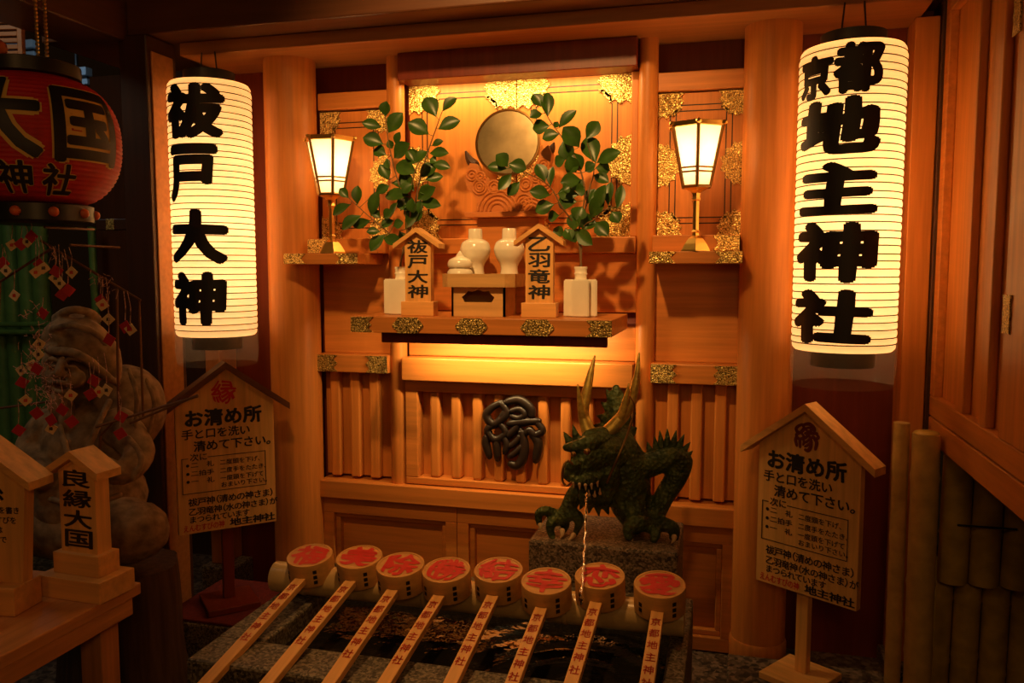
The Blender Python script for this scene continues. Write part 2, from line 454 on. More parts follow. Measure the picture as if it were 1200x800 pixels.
# boards, rails and lattices of the back wall
def board(name, label, cat, boxes, m, bev=.004):
    b = BM()
    for q in boxes: box(b, *q, bev)
    o = obj(name, b, m); return tag(o, label, cat)
XL0, XL1, XR0, XR1 = -1.715, -1.385, -.29, .045
for (x0, x1, side) in ((XL0, XL1, 'left'), (XR0, XR1, 'right')):
    where = 'behind the left shelf lamp' if side == 'left' else 'behind the right shelf lamp'
    board('wall_board', 'plain horizontal vermilion board above the gilt panel ' + where, 'board', [(x0, x1, .03, .11, 2.176, 2.246)], W_H)
    board('wall_board', 'plain shaded vermilion board below the lamp shelf, wall ' + side + ' of the altar', 'board', [(x0, x1, .05, .11, 1.14, 1.57)], W_H)
    # slatted panel
    t = thing('lattice_wainscot', 'narrow slatted wall panel ' + ('next to the left pillar' if side == 'left' else 'behind the dragon tail fins, next to the right pillar'), 'wall panel', ((x0 + x1) / 2, .06, 0))
    obj('backing', box(BM(), x0, x1, .06, .10, .60, 1.07), W_V, t, world=True)
    b = BM()
    for c in ((-1.655, -1.56, -1.47) if side == 'left' else (-.205, -.115, -.025)): box(b, c - .022, c + .022, .02, .06, .60, 1.062, .006)
    obj('slats', b, W_V, t, world=True)
    t = thing('panel_rail', 'vermilion rail with gilt ends above the slats next to the ' + side + ' pillar', 'rail', ((x0 + x1) / 2, 0, 1.1))
    obj('bar', box(BM(), x0, x1, -.025, .09, 1.064, 1.14, .004), W_H, t, world=True)
    for s in (0, 1):
        w = .098; a = x0 + .001 if s == 0 else x1 - w - .001
        n = .018
        pl = [(a, 1.066), (a + w, 1.066), (a + w - n, 1.085), (a + w, 1.102), (a + w - n, 1.12), (a + w, 1.138), (a, 1.138)]
        if s: pl = [(2 * a + w - x, z) for x, z in pl]
        obj('fitting', prism(BM(), pl, -.031, -.0255), GOLD_P, t, world=True, label='gilt engraved end plate')
# centre slatted panel
t = thing('lattice_wainscot', 'wide slatted wall panel behind the dark round crest', 'wall panel', (-.84, .06, .59))
b = BM(); box(b, -1.315, -.36, .07, .11, .59, 1.04)
obj('backing', b, W_V, t, world=True)
b = BM()
box(b, -1.318, -.357, -.0, .07, .99, 1.036, .004); box(b, -1.318, -.357, 0, .07, .592, .622, .004)
box(b, -1.318, -1.262, 0, .07, .622, .99, .004); box(b, -.40, -.357, 0, .07, .622, .99, .004)
obj('frame', b, W_H, t, world=True)
b = BM()
for i in range(9): box(b, -1.192 + i * .0935 - .021, -1.192 + i * .0935 + .021, .012, .07, .622, .99, .010)
obj('slats', b, W_V, t, world=True)
board('panel_rail', 'plain wide vermilion rail under the glowing strip, above the crest', 'rail', [(-1.319, -.356, -.035, .11, 1.04, 1.135)], W_H)
board('wall_board', 'brightly lit board directly under the offering shelf', 'board', [(-1.319, -.356, .05, .11, 1.137, 1.271)], W_H)
board('wall_board', 'shaded board behind the flasks, between the offering shelf and the door sill', 'board', [(-1.319, -.356, .05, .11, 1.331, 1.5645)], W_H)
board('panel_rail', 'long low vermilion rail running behind the dragon under all the slats', 'rail', [(XL0, XR1, -.03, .11, .512, .588)], W_H)
# low framed panels
for (x0, x1, lab) in ((-1.71, -1.092, 'low framed wall panel behind the leftmost four ladles'), (-1.09, -.47, 'low framed wall panel left of and behind the granite block'), (-.468, .043, 'low framed wall panel right of the granite block')):
    t = thing('framed_panel', lab, 'wall panel', ((x0 + x1) / 2, .05, 0))
    b = BM(); box(b, x0, x1, .0, .1, .438, .508, .003); box(b, x0, x1, 0, .1, .005, .06, .003)
    box(b, x0, x0 + .05, 0, .1, .06, .438, .003); box(b, x1 - .05, x1, 0, .1, .06, .438, .003)
    obj('frame', b, W_H, t, world=True)
    b = BM(); k = .05; a0, a1 = x0 + k, x1 - k
    box(b, a0, a1, .02, .1, .415, .438, .004); box(b, a0, a1, .02, .1, .06, .083, .004)
    box(b, a0, a0 + .022, .02, .1, .083, .415, .004); box(b, a1 - .022, a1, .02, .1, .083, .415, .004)
    obj('moulding', b, W_H, t, world=True)
    obj('field', box(BM(), a0, a1, .05, .1, .08, .42), W_H, t, world=True)

# altar doors with gilt fittings -------------------------------------------------
def corner(w, t, d=1.0):
    """gilt corner plate, top-left at the origin, x right, z down (negative)"""
    q = [(0, 0), (w, 0), (w * .86, t * .28), (w * .99, t * .55), (w * .84, t * .80), (w * .92, t * 1.05),
         (w * .76, t * 1.00), (w * .70, t * 1.28), (w * .58, t * 1.22), (w * .56, t * 1.55)]
    r = [(z, x) for x, z in q[1:]]
    pts = q + r[::-1]
    return [(x, -z * d) for x, z in pts]
def mid(w, h):
    """gilt side plate, flat side on x=0"""
    pts = [(0, h), (w * .30, h * .86), (w * .42, h * .98), (w * .55, h * .68), (w * .78, h * .66), (w * .76, h * .40), (w, h * .28), (w * .90, 0)]
    pts += [(x, -z) for x, z in pts[:-1][::-1]]
    return pts
def place(poly, x, z, fx=1, fz=1): return [(x + fx * a, z + fz * c) for a, c in poly]
def door(label, x0, x1, z0, z1, y, cw, ct, mids, mw, mh, inset, skip=()):
    t = thing('altar_door', label, 'door panel', ((x0 + x1) / 2, y, z0))
    obj('board', box(BM(), x0, x1, y, y + .03, z0, z1, .002), W_V, t, world=True)
    b = BM(); g = .004
    for k in (inset, inset + .022):
        a0, a1, c0, c1 = x0 + k, x1 - k, z0 + k, z1 - k
        for q in ((a0, a1, c0, c0 + g), (a0, a1, c1 - g, c1), (a0, a0 + g, c0, c1), (a1 - g, a1, c0, c1)):
            box(b, q[0], q[1], y - .0012, y + .001, q[2], q[3])
    obj('inlay_line', b, LACQ, t, world=True, label='thin dark inlaid border line')
    for nm, x, z, fx, fz in (('tl', x0, z1, 1, 1), ('tr', x1, z1, -1, 1), ('bl', x0, z0, 1, -1), ('br', x1, z0, -1, -1)):
        if nm in skip: continue
        obj('fitting', prism(BM(), place(corner(cw, ct), x, z, fx, fz), y - .006, y - .0015), GOLD, t, world=True, label='gilt engraved corner plate')
        b = BM()
        for (a, c) in ((.25, .18), (.62, .2), (.2, .62), (.45, .45)):
            ell(b, (x + fx * cw * a, y - .006, z - fz * cw * c), (.004, .003, .004), sub=1)
        obj('rivet', b, BRONZE, t, world=True, label='small dark dome rivets')
    for (x, z, fx) in mids:
        obj('fitting', prism(BM(), place(mid(mw, mh), x, z, fx), y - .006, y - .0015), GOLD, t, world=True, label='gilt engraved side plate')
    return t
YD = .085
door('left altar door with gilt corner plates, between the left branch and the mirror', -1.318, -.854, 1.63, 2.285, YD, .140, .085, [(-1.316, 1.93, 1), (-.856, 1.93, -1)], .10, .09, .055)
door('right altar door with gilt corner plates, behind the right branch', -.850, -.386, 1.63, 2.285, YD, .140, .085, [(-.848, 1.93, 1), (-.388, 1.93, -1)], .10, .10, .055)
door('narrow gilt-cornered panel behind the left shelf lamp', -1.712, -1.40, 1.632, 2.168, .05, .098, .058, [(-1.71, 1.90, 1), (-1.402, 1.90, -1)], .085, .085, .044)
door('narrow gilt-cornered panel behind the right shelf lamp', -.281, .041, 1.632, 2.170, .05, .098, .058, [(-.279, 1.90, 1), (.039, 1.90, -1)], .085, .085, .044)
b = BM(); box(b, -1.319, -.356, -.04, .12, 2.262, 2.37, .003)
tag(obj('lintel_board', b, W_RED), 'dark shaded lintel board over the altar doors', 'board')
board('door_jamb', 'narrow upright jamb at the right edge of the altar doors', 'jamb', [(-.384, -.355, .04, .11, 1.63, 2.26)], W_V)
board('door_sill', 'long level sill under the altar doors and side panels', 'sill', [(-1.319, -.356, -.0, .11, 1.565, 1.628)], W_H)
# lamp shelves
def lamp_shelf(x0, x1, a0, a1, label):
    t = thing('lamp_shelf', label, 'shelf', ((x0 + x1) / 2, -.1, 1.5))
    obj('board', box(BM(), x0, x1, -.20, .048, 1.522, 1.566, .003), W_H, t, world=True)
    obj('upper_ledge', box(BM(), a0, a1, -.085, .048, 1.567, 1.628, .003), W_H, t, world=True)
    w = .095
    for (x, s) in ((x0, 1), (x1, -1)):
        n = .02
        pl = [(x, 1.524), (x + s * w, 1.524), (x + s * (w - n), 1.545), (x + s * w, 1.565), (x, 1.565)]
        obj('fitting', prism(BM(), pl, -.206, -.2005), GOLD, t, world=True, label='gilt engraved end plate')
    for (x, s) in (((a0, 1),) if x0 < -1 else ((a1, -1),)):
        pl = [(x, 1.57), (x + s * w, 1.57), (x + s * (w - .02), 1.598), (x + s * w, 1.626), (x, 1.626)]
        obj('fitting', prism(BM(), pl, -.091, -.0855), GOLD, t, world=True, label='gilt engraved end plate')
lamp_shelf(-1.755, -1.43, -1.71, -1.395, 'small vermilion shelf carrying the left glowing lamp')
lamp_shelf(-.285, .040, -.285, .030, 'small vermilion shelf carrying the right glowing lamp')

# ------------------------------------------------------------------ offering shelf
t = thing('offering_shelf', 'wide vermilion offering shelf with gilt plates along its front edge', 'shelf', (-.86, -.2, 1.27))
obj('board', box(BM(), -1.34, -.382, -.45, -.01, 1.272, 1.33, .003), W_H, t, world=True)
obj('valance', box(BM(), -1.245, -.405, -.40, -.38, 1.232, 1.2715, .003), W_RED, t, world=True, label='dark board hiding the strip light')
zc = 1.301
for x in (-1.118, -.878, -.64):
    pl = []
    for k in range(28):
        a = 2 * math.pi * k / 28; r = 1 + .07 * math.cos(6 * a)
        pl.append((x + .056 * r * math.cos(a), zc + .0285 * max(-1, min(1, 1.25 * r * math.sin(a)))))
    obj('fitting', prism(BM(), pl, -.456, -.4505), GOLD_P, t, world=True, label='gilt oval plate')
for (x, s) in ((-1.34, 1), (-.382, -1)):
    w = .088; pl = [(x, 1.273), (x + s * w, 1.273), (x + s * (w - .02), 1.29), (x + s * (w - .008), 1.301), (x + s * (w - .02), 1.312), (x + s * w, 1.329), (x, 1.329)]
    obj('fitting', prism(BM(), pl, -.456, -.4505), GOLD_P, t, world=True, label='gilt end plate')
b = BM(); box(b, -1.22, -.5, -.165, -.135, 1.247, 1.2715, .003)
obj('lamp_tube', b, BRONZE, t, world=True, label='slim strip lamp housing under the shelf')

# ------------------------------------------------------------------ things on the offering shelf
ZS = 1.3305
def name_plaque(loc, rz, text, W, H, Dp, label, tiers=1, ls=1.0, roof=.16):
    t = thing('name_plaque', label, 'plaque', loc, rz)
    z = 0
    for i in range(tiers):
        k = (tiers - 1 - i) * .24 * W + .13 * W; h = .055 if tiers == 1 else .05
        h *= W / .105
        obj('plinth', box(BM(), -W / 2 - k, W / 2 + k, -Dp / 2 - k, Dp / 2 + k * .7, z, z + h, .002), W_PALEX, t); z += h
    ap = H * .045
    prof = [(-W / 2, z), (W / 2, z), (W / 2, H - ap - .02), (0, H), (-W / 2, H - ap - .02)]
    obj('board', prism(BM(), prof, -Dp / 2, Dp / 2), W_PALE, t)
    b = BM(); rw = W * .5 + W * roof * 2.4; sl = (ap + .02) / (W / 2); th = .018 * W / .105
    top = H + .002
    pr = [(-rw, top - rw * sl), (0, top), (rw, top - rw * sl), (rw, top - rw * sl + th), (0, top + th), (-rw, top - rw * sl + th)]
    b1 = prism(BM(), pr, -Dp / 2 - .022, Dp / 2 + .015)
    obj('roof', b1, W_PALEX, t)
    b = BM(); n = len(text); zt = H - ap - .03 * H; ch = (zt - z - .01) / n
    for i, c in enumerate(text): put(b, c, 0, zt - ch * (i + .5), W * .80, ch * .90, .028, -Dp / 2 - .0012, stretch=True, slant=.02, wob=.02)
    obj('lettering', b, INK, t, label='black brush lettering')
    return t
name_plaque((-1.117, -.335, ZS), R(2), '祓戸大神', .100, .305, .035, 'left small roofed name plaque on the offering shelf, reading 祓戸大神')
name_plaque((-.657, -.335, ZS), R(2), '乙羽竜神', .100, .312, .035, 'right small roofed name plaque on the offering shelf, reading 乙羽竜神')

def square_vase(x, y, label):
    t = thing('porcelain_vase', label, 'vase', (x, y, ZS), R(8))
    b = BM(); b2 = BM(); box(b2, -.06, .06, -.06, .06, 0, .135, 0)
    ed = [e for e in b2.edges if abs(e.verts[0].co.z - e.verts[1].co.z) > .05]
    bmesh.ops.bevel(b2, geom=ed, offset=.028, segments=2, affect='EDGES')
    bmesh.ops.bevel(b2, geom=[e for e in b2.edges if e.calc_face_angle(0) > 1.0], offset=.004, segments=2, affect='EDGES')
    obj('body', b2, PORC, t)
    obj('neck', lathe(b, [(.024, .132), (.022, .138), (.0215, .15), (.025, .156), (.022, .160), (.0225, .17), (.025, .176), (.024, .181), (.017, .181), (.017, .14)], 28, cap0=False), PORC, t, smooth=True)
    return t
VL = (-1.222, -.26); VR = (-.525, -.25)
square_vase(*VL, 'white square porcelain vase half hidden behind the left small plaque')
square_vase(*VR, 'white square porcelain vase right of the right small plaque')

def sanbo():
    t = thing('offering_stand', 'pale wooden footed offering tray carrying the white jars', 'stand', (-.885, -.27, ZS))
    b = BM(); x, y, z0, z1, th = .138, .105, .107, .155, .008
    c = .03
    out = [(-x + c, -y), (x - c, -y), (x, -y + c), (x, y - c), (x - c, y), (-x + c, y), (-x, y - c), (-x, -y + c)]
    inn = [(a * .94, d * .92) for a, d in out]
    def ring(P, z): return [b.verts.new((a, d, z)) for a, d in P]
    r0, r1, r2, r3 = ring(out, z0), ring(out, z1), ring(inn, z1), ring(inn, z0 + .008)
    for p, q in ((r0, r1), (r1, r2), (r2, r3)):
        for k in range(8): b.faces.new((p[k], p[(k + 1) % 8], q[(k + 1) % 8], q[k]))
    b.faces.new(r0[::-1]); b.faces.new(r3)
    obj('tray', b, W_TRAY, t)
    # hollow foot with a cut-out in its front board
    b = BM(); X, Yh, H = .102, .08, .107
    cut = [(-.052, .052), (-.062, .070), (-.048, .082), (-.04, .094), (-.02, .090), (0, .102), (.02, .090), (.04, .094), (.048, .082), (.062, .070), (.052, .052)]
    left = [(-X, 0), (0, 0), (0, .052)] + cut[:6] + [(0, H), (-X, H)]
    left = [(-X, 0), (0, 0), (0, .052), (-.052, .052), (-.062, .070), (-.048, .082), (-.04, .094), (-.02, .090), (0, .1), (0, H), (-X, H)]
    prism(b, left, -Yh, -Yh + .008); prism(b, [(-a, c) for a, c in left], -Yh, -Yh + .008)
    box(b, -X, -X + .008, -Yh, Yh, 0, H); box(b, X - .008, X, -Yh, Yh, 0, H); box(b, -X, X, Yh - .008, Yh, 0, H)
    obj('foot', b, W_TRAY, t)
    return t
sanbo()
ZT = ZS + .1155
def flask(x, y, label):
    t = thing('sake_flask', label, 'flask', (x, y, ZT), group='white flasks on the offering stand')
    S = 1.0
    pr = [(.036, 0), (.039, .004), (.036, .03), (.032, .055), (.035, .075), (.050, .10), (.057, .122), (.057, .135), (.050, .155), (.036, .165), (.030, .168)]
    sp = spline([(r * S, z * S) for r, z in pr], 4)
    obj('body', lathe(BM(), sp, 40), PORC, t, smooth=True)
    obj('cap', lathe(BM(), [(.027, .167), (.0275, .169), (.026, .204), (.024, .207)], 32), PORC, t, smooth=True)
flask(-.930, -.235, 'left of the two tall white lidded flasks on the offering stand')
flask(-.798, -.235, 'right of the two tall white lidded flasks on the offering stand')
t = thing('water_jar', 'small white round jar with pointed lid, front left on the offering stand', 'jar', (-.965, -.315, ZT))
obj('body', lathe(BM(), spline([(.022, 0), (.034, .008), (.046, .03), (.047, .045), (.038, .058), (.034, .060)], 4), 36), PORC, t, smooth=True)
obj('lid', lathe(BM(), spline([(.034, .060), (.044, .064), (.046, .076), (.040, .090), (.026, .098), (.016, .103), (.010, .113), (.001, .124)], 4), 36), PORC, t, smooth=True)

# mirror on its carved cloud stand
t = thing('mirror_stand', 'low vermilion stand under the carved clouds and round mirror', 'stand', (-.83, -.08, 1.33))
obj('table', box(BM(), -.965, -.715, -.10, -.002, 1.3305, 1.700, .003), W_H, t, world=True)
obj('top', box(BM(), -1.0, -.66, -.15, -.002, 1.701, 1.722, .003), W_CARVE, t, world=True)
t = thing('cloud_carving', 'carved wooden cloud cradle holding the round mirror', 'carving', (-.83, -.10, 1.7225))
def cloud_xy(p): q = at(p[0], p[1], -.10); return (q.x, q.z)
out = [(560, 249), (561, 236), (556, 228), (550, 222), (547, 211), (549, 200), (553, 192), (561, 193), (566, 204), (577, 213), (594, 218), (611, 215), (624, 205), (629, 192), (636, 178), (644, 171), (648, 180), (646, 196), (650, 206), (646, 222), (639, 230), (635, 240), (634, 249)]
b = BM(); prism(b, [cloud_xy(p) for p in out][::-1], -.125, -.075)
obj('body', b, W_CARVE, t, world=True)
def ringtube(px, py, r, y=-.127, rr=.0035, a0=0, a1=360):
    c = at(px, py, y); return [(c.x + r * math.cos(R(a)), y, c.z + r * math.sin(R(a))) for a in range(a0, a1 + 1, 15)]
b = BM()
for (px, py, rs) in ((553, 205, (.020, .009)), (563, 207, (.018, .008)), (562, 219, (.028, .017, .008)), (579, 219, (.024, .013)), (598, 222, (.024, .014)), (616, 216, (.024, .013)), (628, 207, (.020, .010)), (637, 193, (.020, .010)), (638, 213, (.024, .013)), (614, 238, (.034, .022, .010)), (642, 203, (.016, .008))):
    for r in rs: tube(b, ringtube(px, py, r), .0045, 6, caps=False)
for r in (.078, .062, .046, .030): tube(b, ringtube(583, 247, r, a0=0, a1=180), .005, 6)
for r in (.05, .036, .022): tube(b, ringtube(622, 247, r, a0=0, a1=180), .005, 6)
obj('scrolls', b, W_CARVE, t, world=True)
b = BM(); p = at(548, 190, -.1); chain(b, [(*at(556, 193, -.1), .02), (*at(550, 187, -.1), .016), (*at(546, 178, -.1), .005)], 4, 8)
obj('horn_tip', b, W_DARK, t, world=True, label='dark wooden tip')
b = BM(); chain(b, [(*at(640, 182, -.1), .02), (*at(646, 175, -.1), .016), (*at(649, 168, -.1), .005)], 4, 8)
obj('horn_tip', b, W_DARK, t, world=True, label='dark wooden tip')
c = at(595, 167, -.06)
t = thing('round_mirror', 'round tarnished bronze mirror resting in the carved clouds', 'mirror', c, 0)
b = BM(); lathe(b, [(.128, -.006), (.131, -.003), (.131, .006), (.124, .008), (.121, .005)], 64, cap0=True, cap1=False)
M = Matrix.Rotation(R(90 - 4), 4, 'X'); b.transform(M); obj('rim', b, BRONZE, t, smooth=True)
b = BM(); lathe(b, [(.1212, .0045), (.1, .0055), (.05, .0065), (.004, .007)], 64); b.transform(M); obj('face', b, MIRROR, t, smooth=True)

# leafy branches ---------------------------------------------------------------
def leaf(bm, base, tip, nrm, w):
    base = Vector(base); tip = Vector(tip); d = tip - base; L = d.length; d.normalize()
    s = d.cross(nrm).normalized(); n = s.cross(d).normalized()
    prof = [(0, .02), (.12, .30), (.28, .72), (.45, .98), (.62, 1.0), (.78, .80), (.90, .45), (1, .03)]
    rows = []
    for tpos, k in prof:
        p = base + d * L * tpos + n * (-.12 * L * (tpos - .35) ** 2 * 1.6)
        hw = w * .5 * k
        rows.append([bm.verts.new(p + s * hw * q + n * (abs(q) * hw * .38)) for q in (-1, -.5, 0, .5, 1)])
    for a, b2 in zip(rows, rows[1:]):
        for k in range(4): bm.faces.new((a[k], a[k + 1], b2[k + 1], b2[k]))
def branch(name_label, ox, oy, stems, leaves, vase, y0, seed):
    rnd = random.Random(seed)
    t = thing('sakaki_branch', name_label, 'branch', (vase[0], vase[1], ZS + .15))
    cvt = lambda x, y, Y: at(ox + x / 3.811, oy + y / 3.811, Y)
    b = BM()
    P0 = Vector((vase[0], vase[1], ZS + .148))
    for S in stems:
        pts = [P0, P0 + Vector((0, 0, .05))] + [cvt(x, y, y0 + dy) for x, y, dy in S]
        sp = [Vector(q) for q in spline(pts, 6)]
        n = len(sp); tube(b, sp, [.0045 * (1 - .7 * i / n) for i in range(n)], 7)
    obj('stems', b, STEM, t, world=True, smooth=True)
    b = BM(); axis = []
    for S in stems: axis += [(x, y, dy) for x, y, dy in spline(S, 5)]
    for (bx, by, tx, ty, w) in leaves:
        k = min(axis, key=lambda a: (a[0] - bx) ** 2 + (a[1] - by) ** 2)
        Yb = y0 + k[2]; Lp = math.hypot(tx - bx, ty - by)
        dY = rnd.uniform(-.45, .25) * Lp * .0008
        base = cvt(bx, by, Yb); tip = cvt(tx, ty, Yb + dY)
        kb = cvt(k[0], k[1], Yb)
        nrm = Vector((rnd.uniform(-.45, .45), -1, rnd.uniform(.0, .55))).normalized()
        leaf(b, base, tip, nrm, w * .00118)
        if (kb - base).length > .004: tube(b, [kb, base], .0012, 5)
    obj('leaves', b, LEAF, t, world=True, smooth='all')
LS = [[(370, 640, 0), (340, 470, -.02), (310, 360, -.02), (285, 240, -.03), (272, 135, -.03)],
      [(385, 640, 0), (425, 430, 0), (465, 290, .02), (500, 190, .02), (528, 112, .03)],
      [(350, 720, 0), (290, 660, -.03), (195, 580, -.05), (112, 505, -.06)],
      [(380, 620, 0), (385, 500, -.05), (400, 400, -.06), (430, 330, -.06)]]
LL = [(272, 138, 275, 70, 40), (285, 212, 347, 120, 52), (255, 186, 168, 165, 36), (264, 262, 172, 230, 52), (285, 242, 303, 282, 26), (320, 268, 336, 208, 28), (276, 310, 220, 285, 42),
      (310, 325, 376, 258, 52), (280, 325, 288, 372, 30), (290, 422, 250, 352, 40), (500, 140, 450, 50, 56), (528, 115, 590, 52, 42), (508, 195, 606, 153, 48), (467, 218, 375, 163, 58),
      (480, 270, 530, 246, 26), (470, 302, 553, 300, 36), (470, 330, 500, 340, 30), (425, 410, 500, 352, 48), (480, 350, 562, 366, 36), (450, 422, 530, 404, 34), (412, 345, 456, 292, 42),
      (440, 312, 360, 325, 50), (412, 392, 318, 350, 52), (400, 470, 350, 395, 44), (395, 440, 345, 478, 40), (415, 510, 492, 455, 44), (380, 490, 268, 492, 46), (300, 435, 382, 445, 36),
      (430, 520, 518, 535, 38), (350, 460, 368, 380, 42), (415, 600, 428, 510, 42), (390, 500, 396, 570, 40), (380, 610, 386, 530, 40), (108, 503, 68, 458, 30), (148, 532, 147, 446, 36), (118, 530, 34, 576, 38),
      (165, 580, 76, 642, 50), (207, 603, 125, 628, 34), (208, 585, 236, 472, 40), (228, 480, 288, 448, 32), (250, 592, 215, 558, 28), (265, 592, 302, 558, 36), (295, 590, 322, 524, 32),
      (250, 637, 306, 600, 34), (308, 628, 352, 612, 34), (272, 665, 202, 738, 46), (262, 680, 342, 700, 40), (250, 652, 188, 652, 28), (340, 560, 375, 500, 44), (360, 640, 420, 560, 46),
      (335, 650, 375, 720, 44), (430, 450, 470, 480, 38), (365, 560, 330, 500, 36), (400, 340, 372, 290, 32), (440, 560, 400, 610, 46)]
branch('left leafy branch standing in the vase behind the left plaque, beside the lamp', 380, 100, LS, LL, VL, -.26, 3)
RS = [[(415, 640, 0), (440, 480, -.02), (405, 340, -.02), (340, 235, -.01), (292, 170, 0), (250, 100, 0)],
      [(430, 640, 0), (455, 480, .02), (480, 380, .02), (450, 255, .02)],
      [(400, 640, 0), (335, 540, -.05), (290, 460, -.06), (220, 410, -.08), (108, 368, -.10)],
      [(430, 640, 0), (480, 600, -.02), (520, 560, -.03), (560, 545, -.04)]]
RLv = [(246, 96, 208, 36, 40), (275, 138, 272, 28, 42), (250, 126, 193, 140, 40), (282, 180, 205, 192, 46), (326, 216, 248, 235, 44), (322, 190, 400, 108, 40), (304, 190, 320, 162, 20),
       (415, 275, 345, 185, 60), (345, 240, 376, 335, 56), (352, 330, 305, 350, 40), (445, 240, 502, 158, 46), (488, 345, 448, 225, 60), (492, 345, 596, 293, 46), (488, 368, 552, 375, 46),
       (412, 330, 360, 392, 48), (400, 390, 368, 318, 46), (422, 420, 332, 432, 46), (478, 400, 546, 430, 38), (440, 385, 485, 350, 40), (442, 460, 398, 472, 40), (412, 490, 318, 480, 44),
       (402, 520, 318, 516, 62), (495, 555, 526, 445, 44), (543, 535, 553, 428, 34), (583, 552, 607, 442, 32), (560, 565, 592, 612, 42), (465, 595, 520, 482, 46), (452, 530, 482, 460, 46),
       (488, 610, 542, 668, 50), (440, 645, 482, 600, 44), (402, 560, 386, 645, 46), (402, 640, 470, 712, 46), (372, 640, 400, 700, 42), (95, 362, 45, 308, 48), (92, 372, 4, 360, 34),
       (100, 350, 178, 372, 46), (112, 395, 54, 466, 34), (150, 430, 94, 492, 32), (262, 430, 226, 348, 42), (285, 452, 294, 360, 30), (285, 490, 194, 470, 44), (302, 530, 218, 562, 48),
       (325, 580, 274, 592, 38), (342, 470, 372, 452, 34), (345, 670, 300, 640, 40), (420, 560, 450, 640, 50), (390, 300, 420, 380, 50), (430, 540, 400, 600, 52), (350, 640, 380, 690, 40), (430, 470, 385, 430, 44)]
branch('right leafy branch in the white vase, its twigs crossing the mirror', 570, 100, RS, RLv, VR, -.25, 5)

# small lamps -------------------------------------------------------------------
def shelf_lamp(px, ptop, pbot, pfoot, label, rot):
    Yl = -.15
    c = at(px, pfoot, Yl); zt = at(px, ptop, Yl).z; zb = at(px, pbot, Yl).z; z0 = 1.567
    t = thing('shelf_lamp', label, 'lamp', (c.x, Yl, z0), rot)
    zt -= z0; zb -= z0; r1, r0 = .098, .053; n = 6
    V1 = [Vector((r1 * math.cos(2 * math.pi * k / n), r1 * math.sin(2 * math.pi * k / n), zt)) for k in range(n)]
    V0 = [Vector((r0 * math.cos(2 * math.pi * k / n), r0 * math.sin(2 * math.pi * k / n), zb)) for k in range(n)]
    for k in range(n):
        b = BM(); j = (k + 1) % n; q = [V0[k] * 1, V0[j] * 1, V1[j] * 1, V1[k] * 1]
        nrm = (q[1] - q[0]).cross(q[3] - q[0]).normalized() * .002
        b.faces.new([b.verts.new(p) for p in q])
        obj('pane', b, GLASS, t, label='glowing frosted pane')
    b = BM()
    for k in range(n):
        j = (k + 1) % n
        tube(b, [V0[k], V1[k]], .0062, 6); tube(b, [V0[k], V0[j]], .006, 6)
        for s in (.24, .31): tube(b, [V0[k].lerp(V1[k], s), V0[j].lerp(V1[j], s)], .0034, 6)
    for p in V1: p.z = zt
    obj('frame', b, BRONZE, t)
    b = BM(); lathe(b, [(r1 * 1.0, zt - .006), (r1 * 1.06, zt - .004), (r1 * 1.08, zt + .012), (r1 * .98, zt + .014), (r1 * .96, zt - .004)], 6, cap0=False, cap1=False)
    for k in range(n):
        ell(b, V1[k] * 1.0 + Vector((0, 0, .006)) + Vector((V1[k].x, V1[k].y, 0)) * .06, (.012, .012, .010), sub=1)
    obj('crown', b, GOLD_S, t)
    pr = [(.058, 0), (.056, .006), (.044, .026), (.030, .045), (.022, .050), (.014, .055), (.013, .065), (.017, .070), (.012, .076), (.012, zb - .05), (.017, zb - .045), (.014, zb - .035), (.016, zb - .022), (.03, zb - .012), (.05, zb - .004), (.05, zb)]
    obj('stem', lathe(BM(), pr, 6), GOLD_S, t)
    for k, pw in ((.45, .32), (.70, .5)): light('shelf_lamp_bulb', 'POINT', (c.x, Yl, z0 + zb + (zt - zb) * k), pw, color=(1, .66, .30), size=.02)
shelf_lamp(389, 165, 228, 287, 'left glowing six-sided brass lamp on the wall shelf', R(4))
shelf_lamp(815, 149, 219, 283, 'right glowing six-sided brass lamp on the wall shelf', R(34))

# crest --------------------------------------------------------------------------
CREST = [([(655, 207), (618, 225), (596, 252), (622, 280), (655, 262), (676, 238), (652, 208)], 13), ([(672, 232), (640, 272), (600, 300), (630, 330), (672, 306), (640, 270)], 12),
         ([(600, 318), (594, 345), (608, 388)], 13), ([(634, 325), (640, 395)], 12), ([(664, 318), (676, 345), (668, 372)], 11),
         ([(672, 206), (722, 196), (766, 222), (772, 250)], 14), ([(690, 235), (724, 226), (744, 242), (722, 256), (694, 250)], 11), ([(684, 276), (735, 268), (798, 262)], 13),
         ([(722, 274), (700, 300), (682, 318)], 12), ([(728, 296), (742, 335), (738, 385), (716, 412), (690, 408)], 15), ([(728, 312), (706, 338), (684, 352)], 10), ([(736, 344), (708, 370), (684, 384)], 10),
         ([(790, 266), (812, 292), (784, 308), (762, 292), (750, 306)], 12), ([(770, 304), (796, 335), (786, 392)], 14)]
def crest_bm(W, H, thick):
    """the round crest as rounded brush strokes, centred, in the xz plane"""
    b = BM()
    for pts, r in CREST:
        S = spline(pts, 5); k = W / 232
        P = [Vector(((x - 703) * k, 0, -(z - 307) * H / 226)) for x, z in S]; n = len(P)
        R_ = [1.28 * r * k * (.72 + .28 * math.sin(math.pi * (i + .6) / (n + .2))) for i in range(n)]
        q = BM(); tube(q, P, R_, 10)
        for i in (0, -1): ell(q, P[i], (R_[i],) * 3, sub=1)
        m = max(abs(v.co.y) for v in q.verts)
        for v in q.verts: v.co.y *= thick / m
        merge(b, q)
    return b
c = at(602, 508, -.01)
b = crest_bm(.255, .285, .016)
o = obj('wall_crest', b, LACQ, smooth='all'); o.location = (c.x, -.006, c.z)
tag(o, 'dark lacquered round character crest mounted on the middle slats', 'crest')

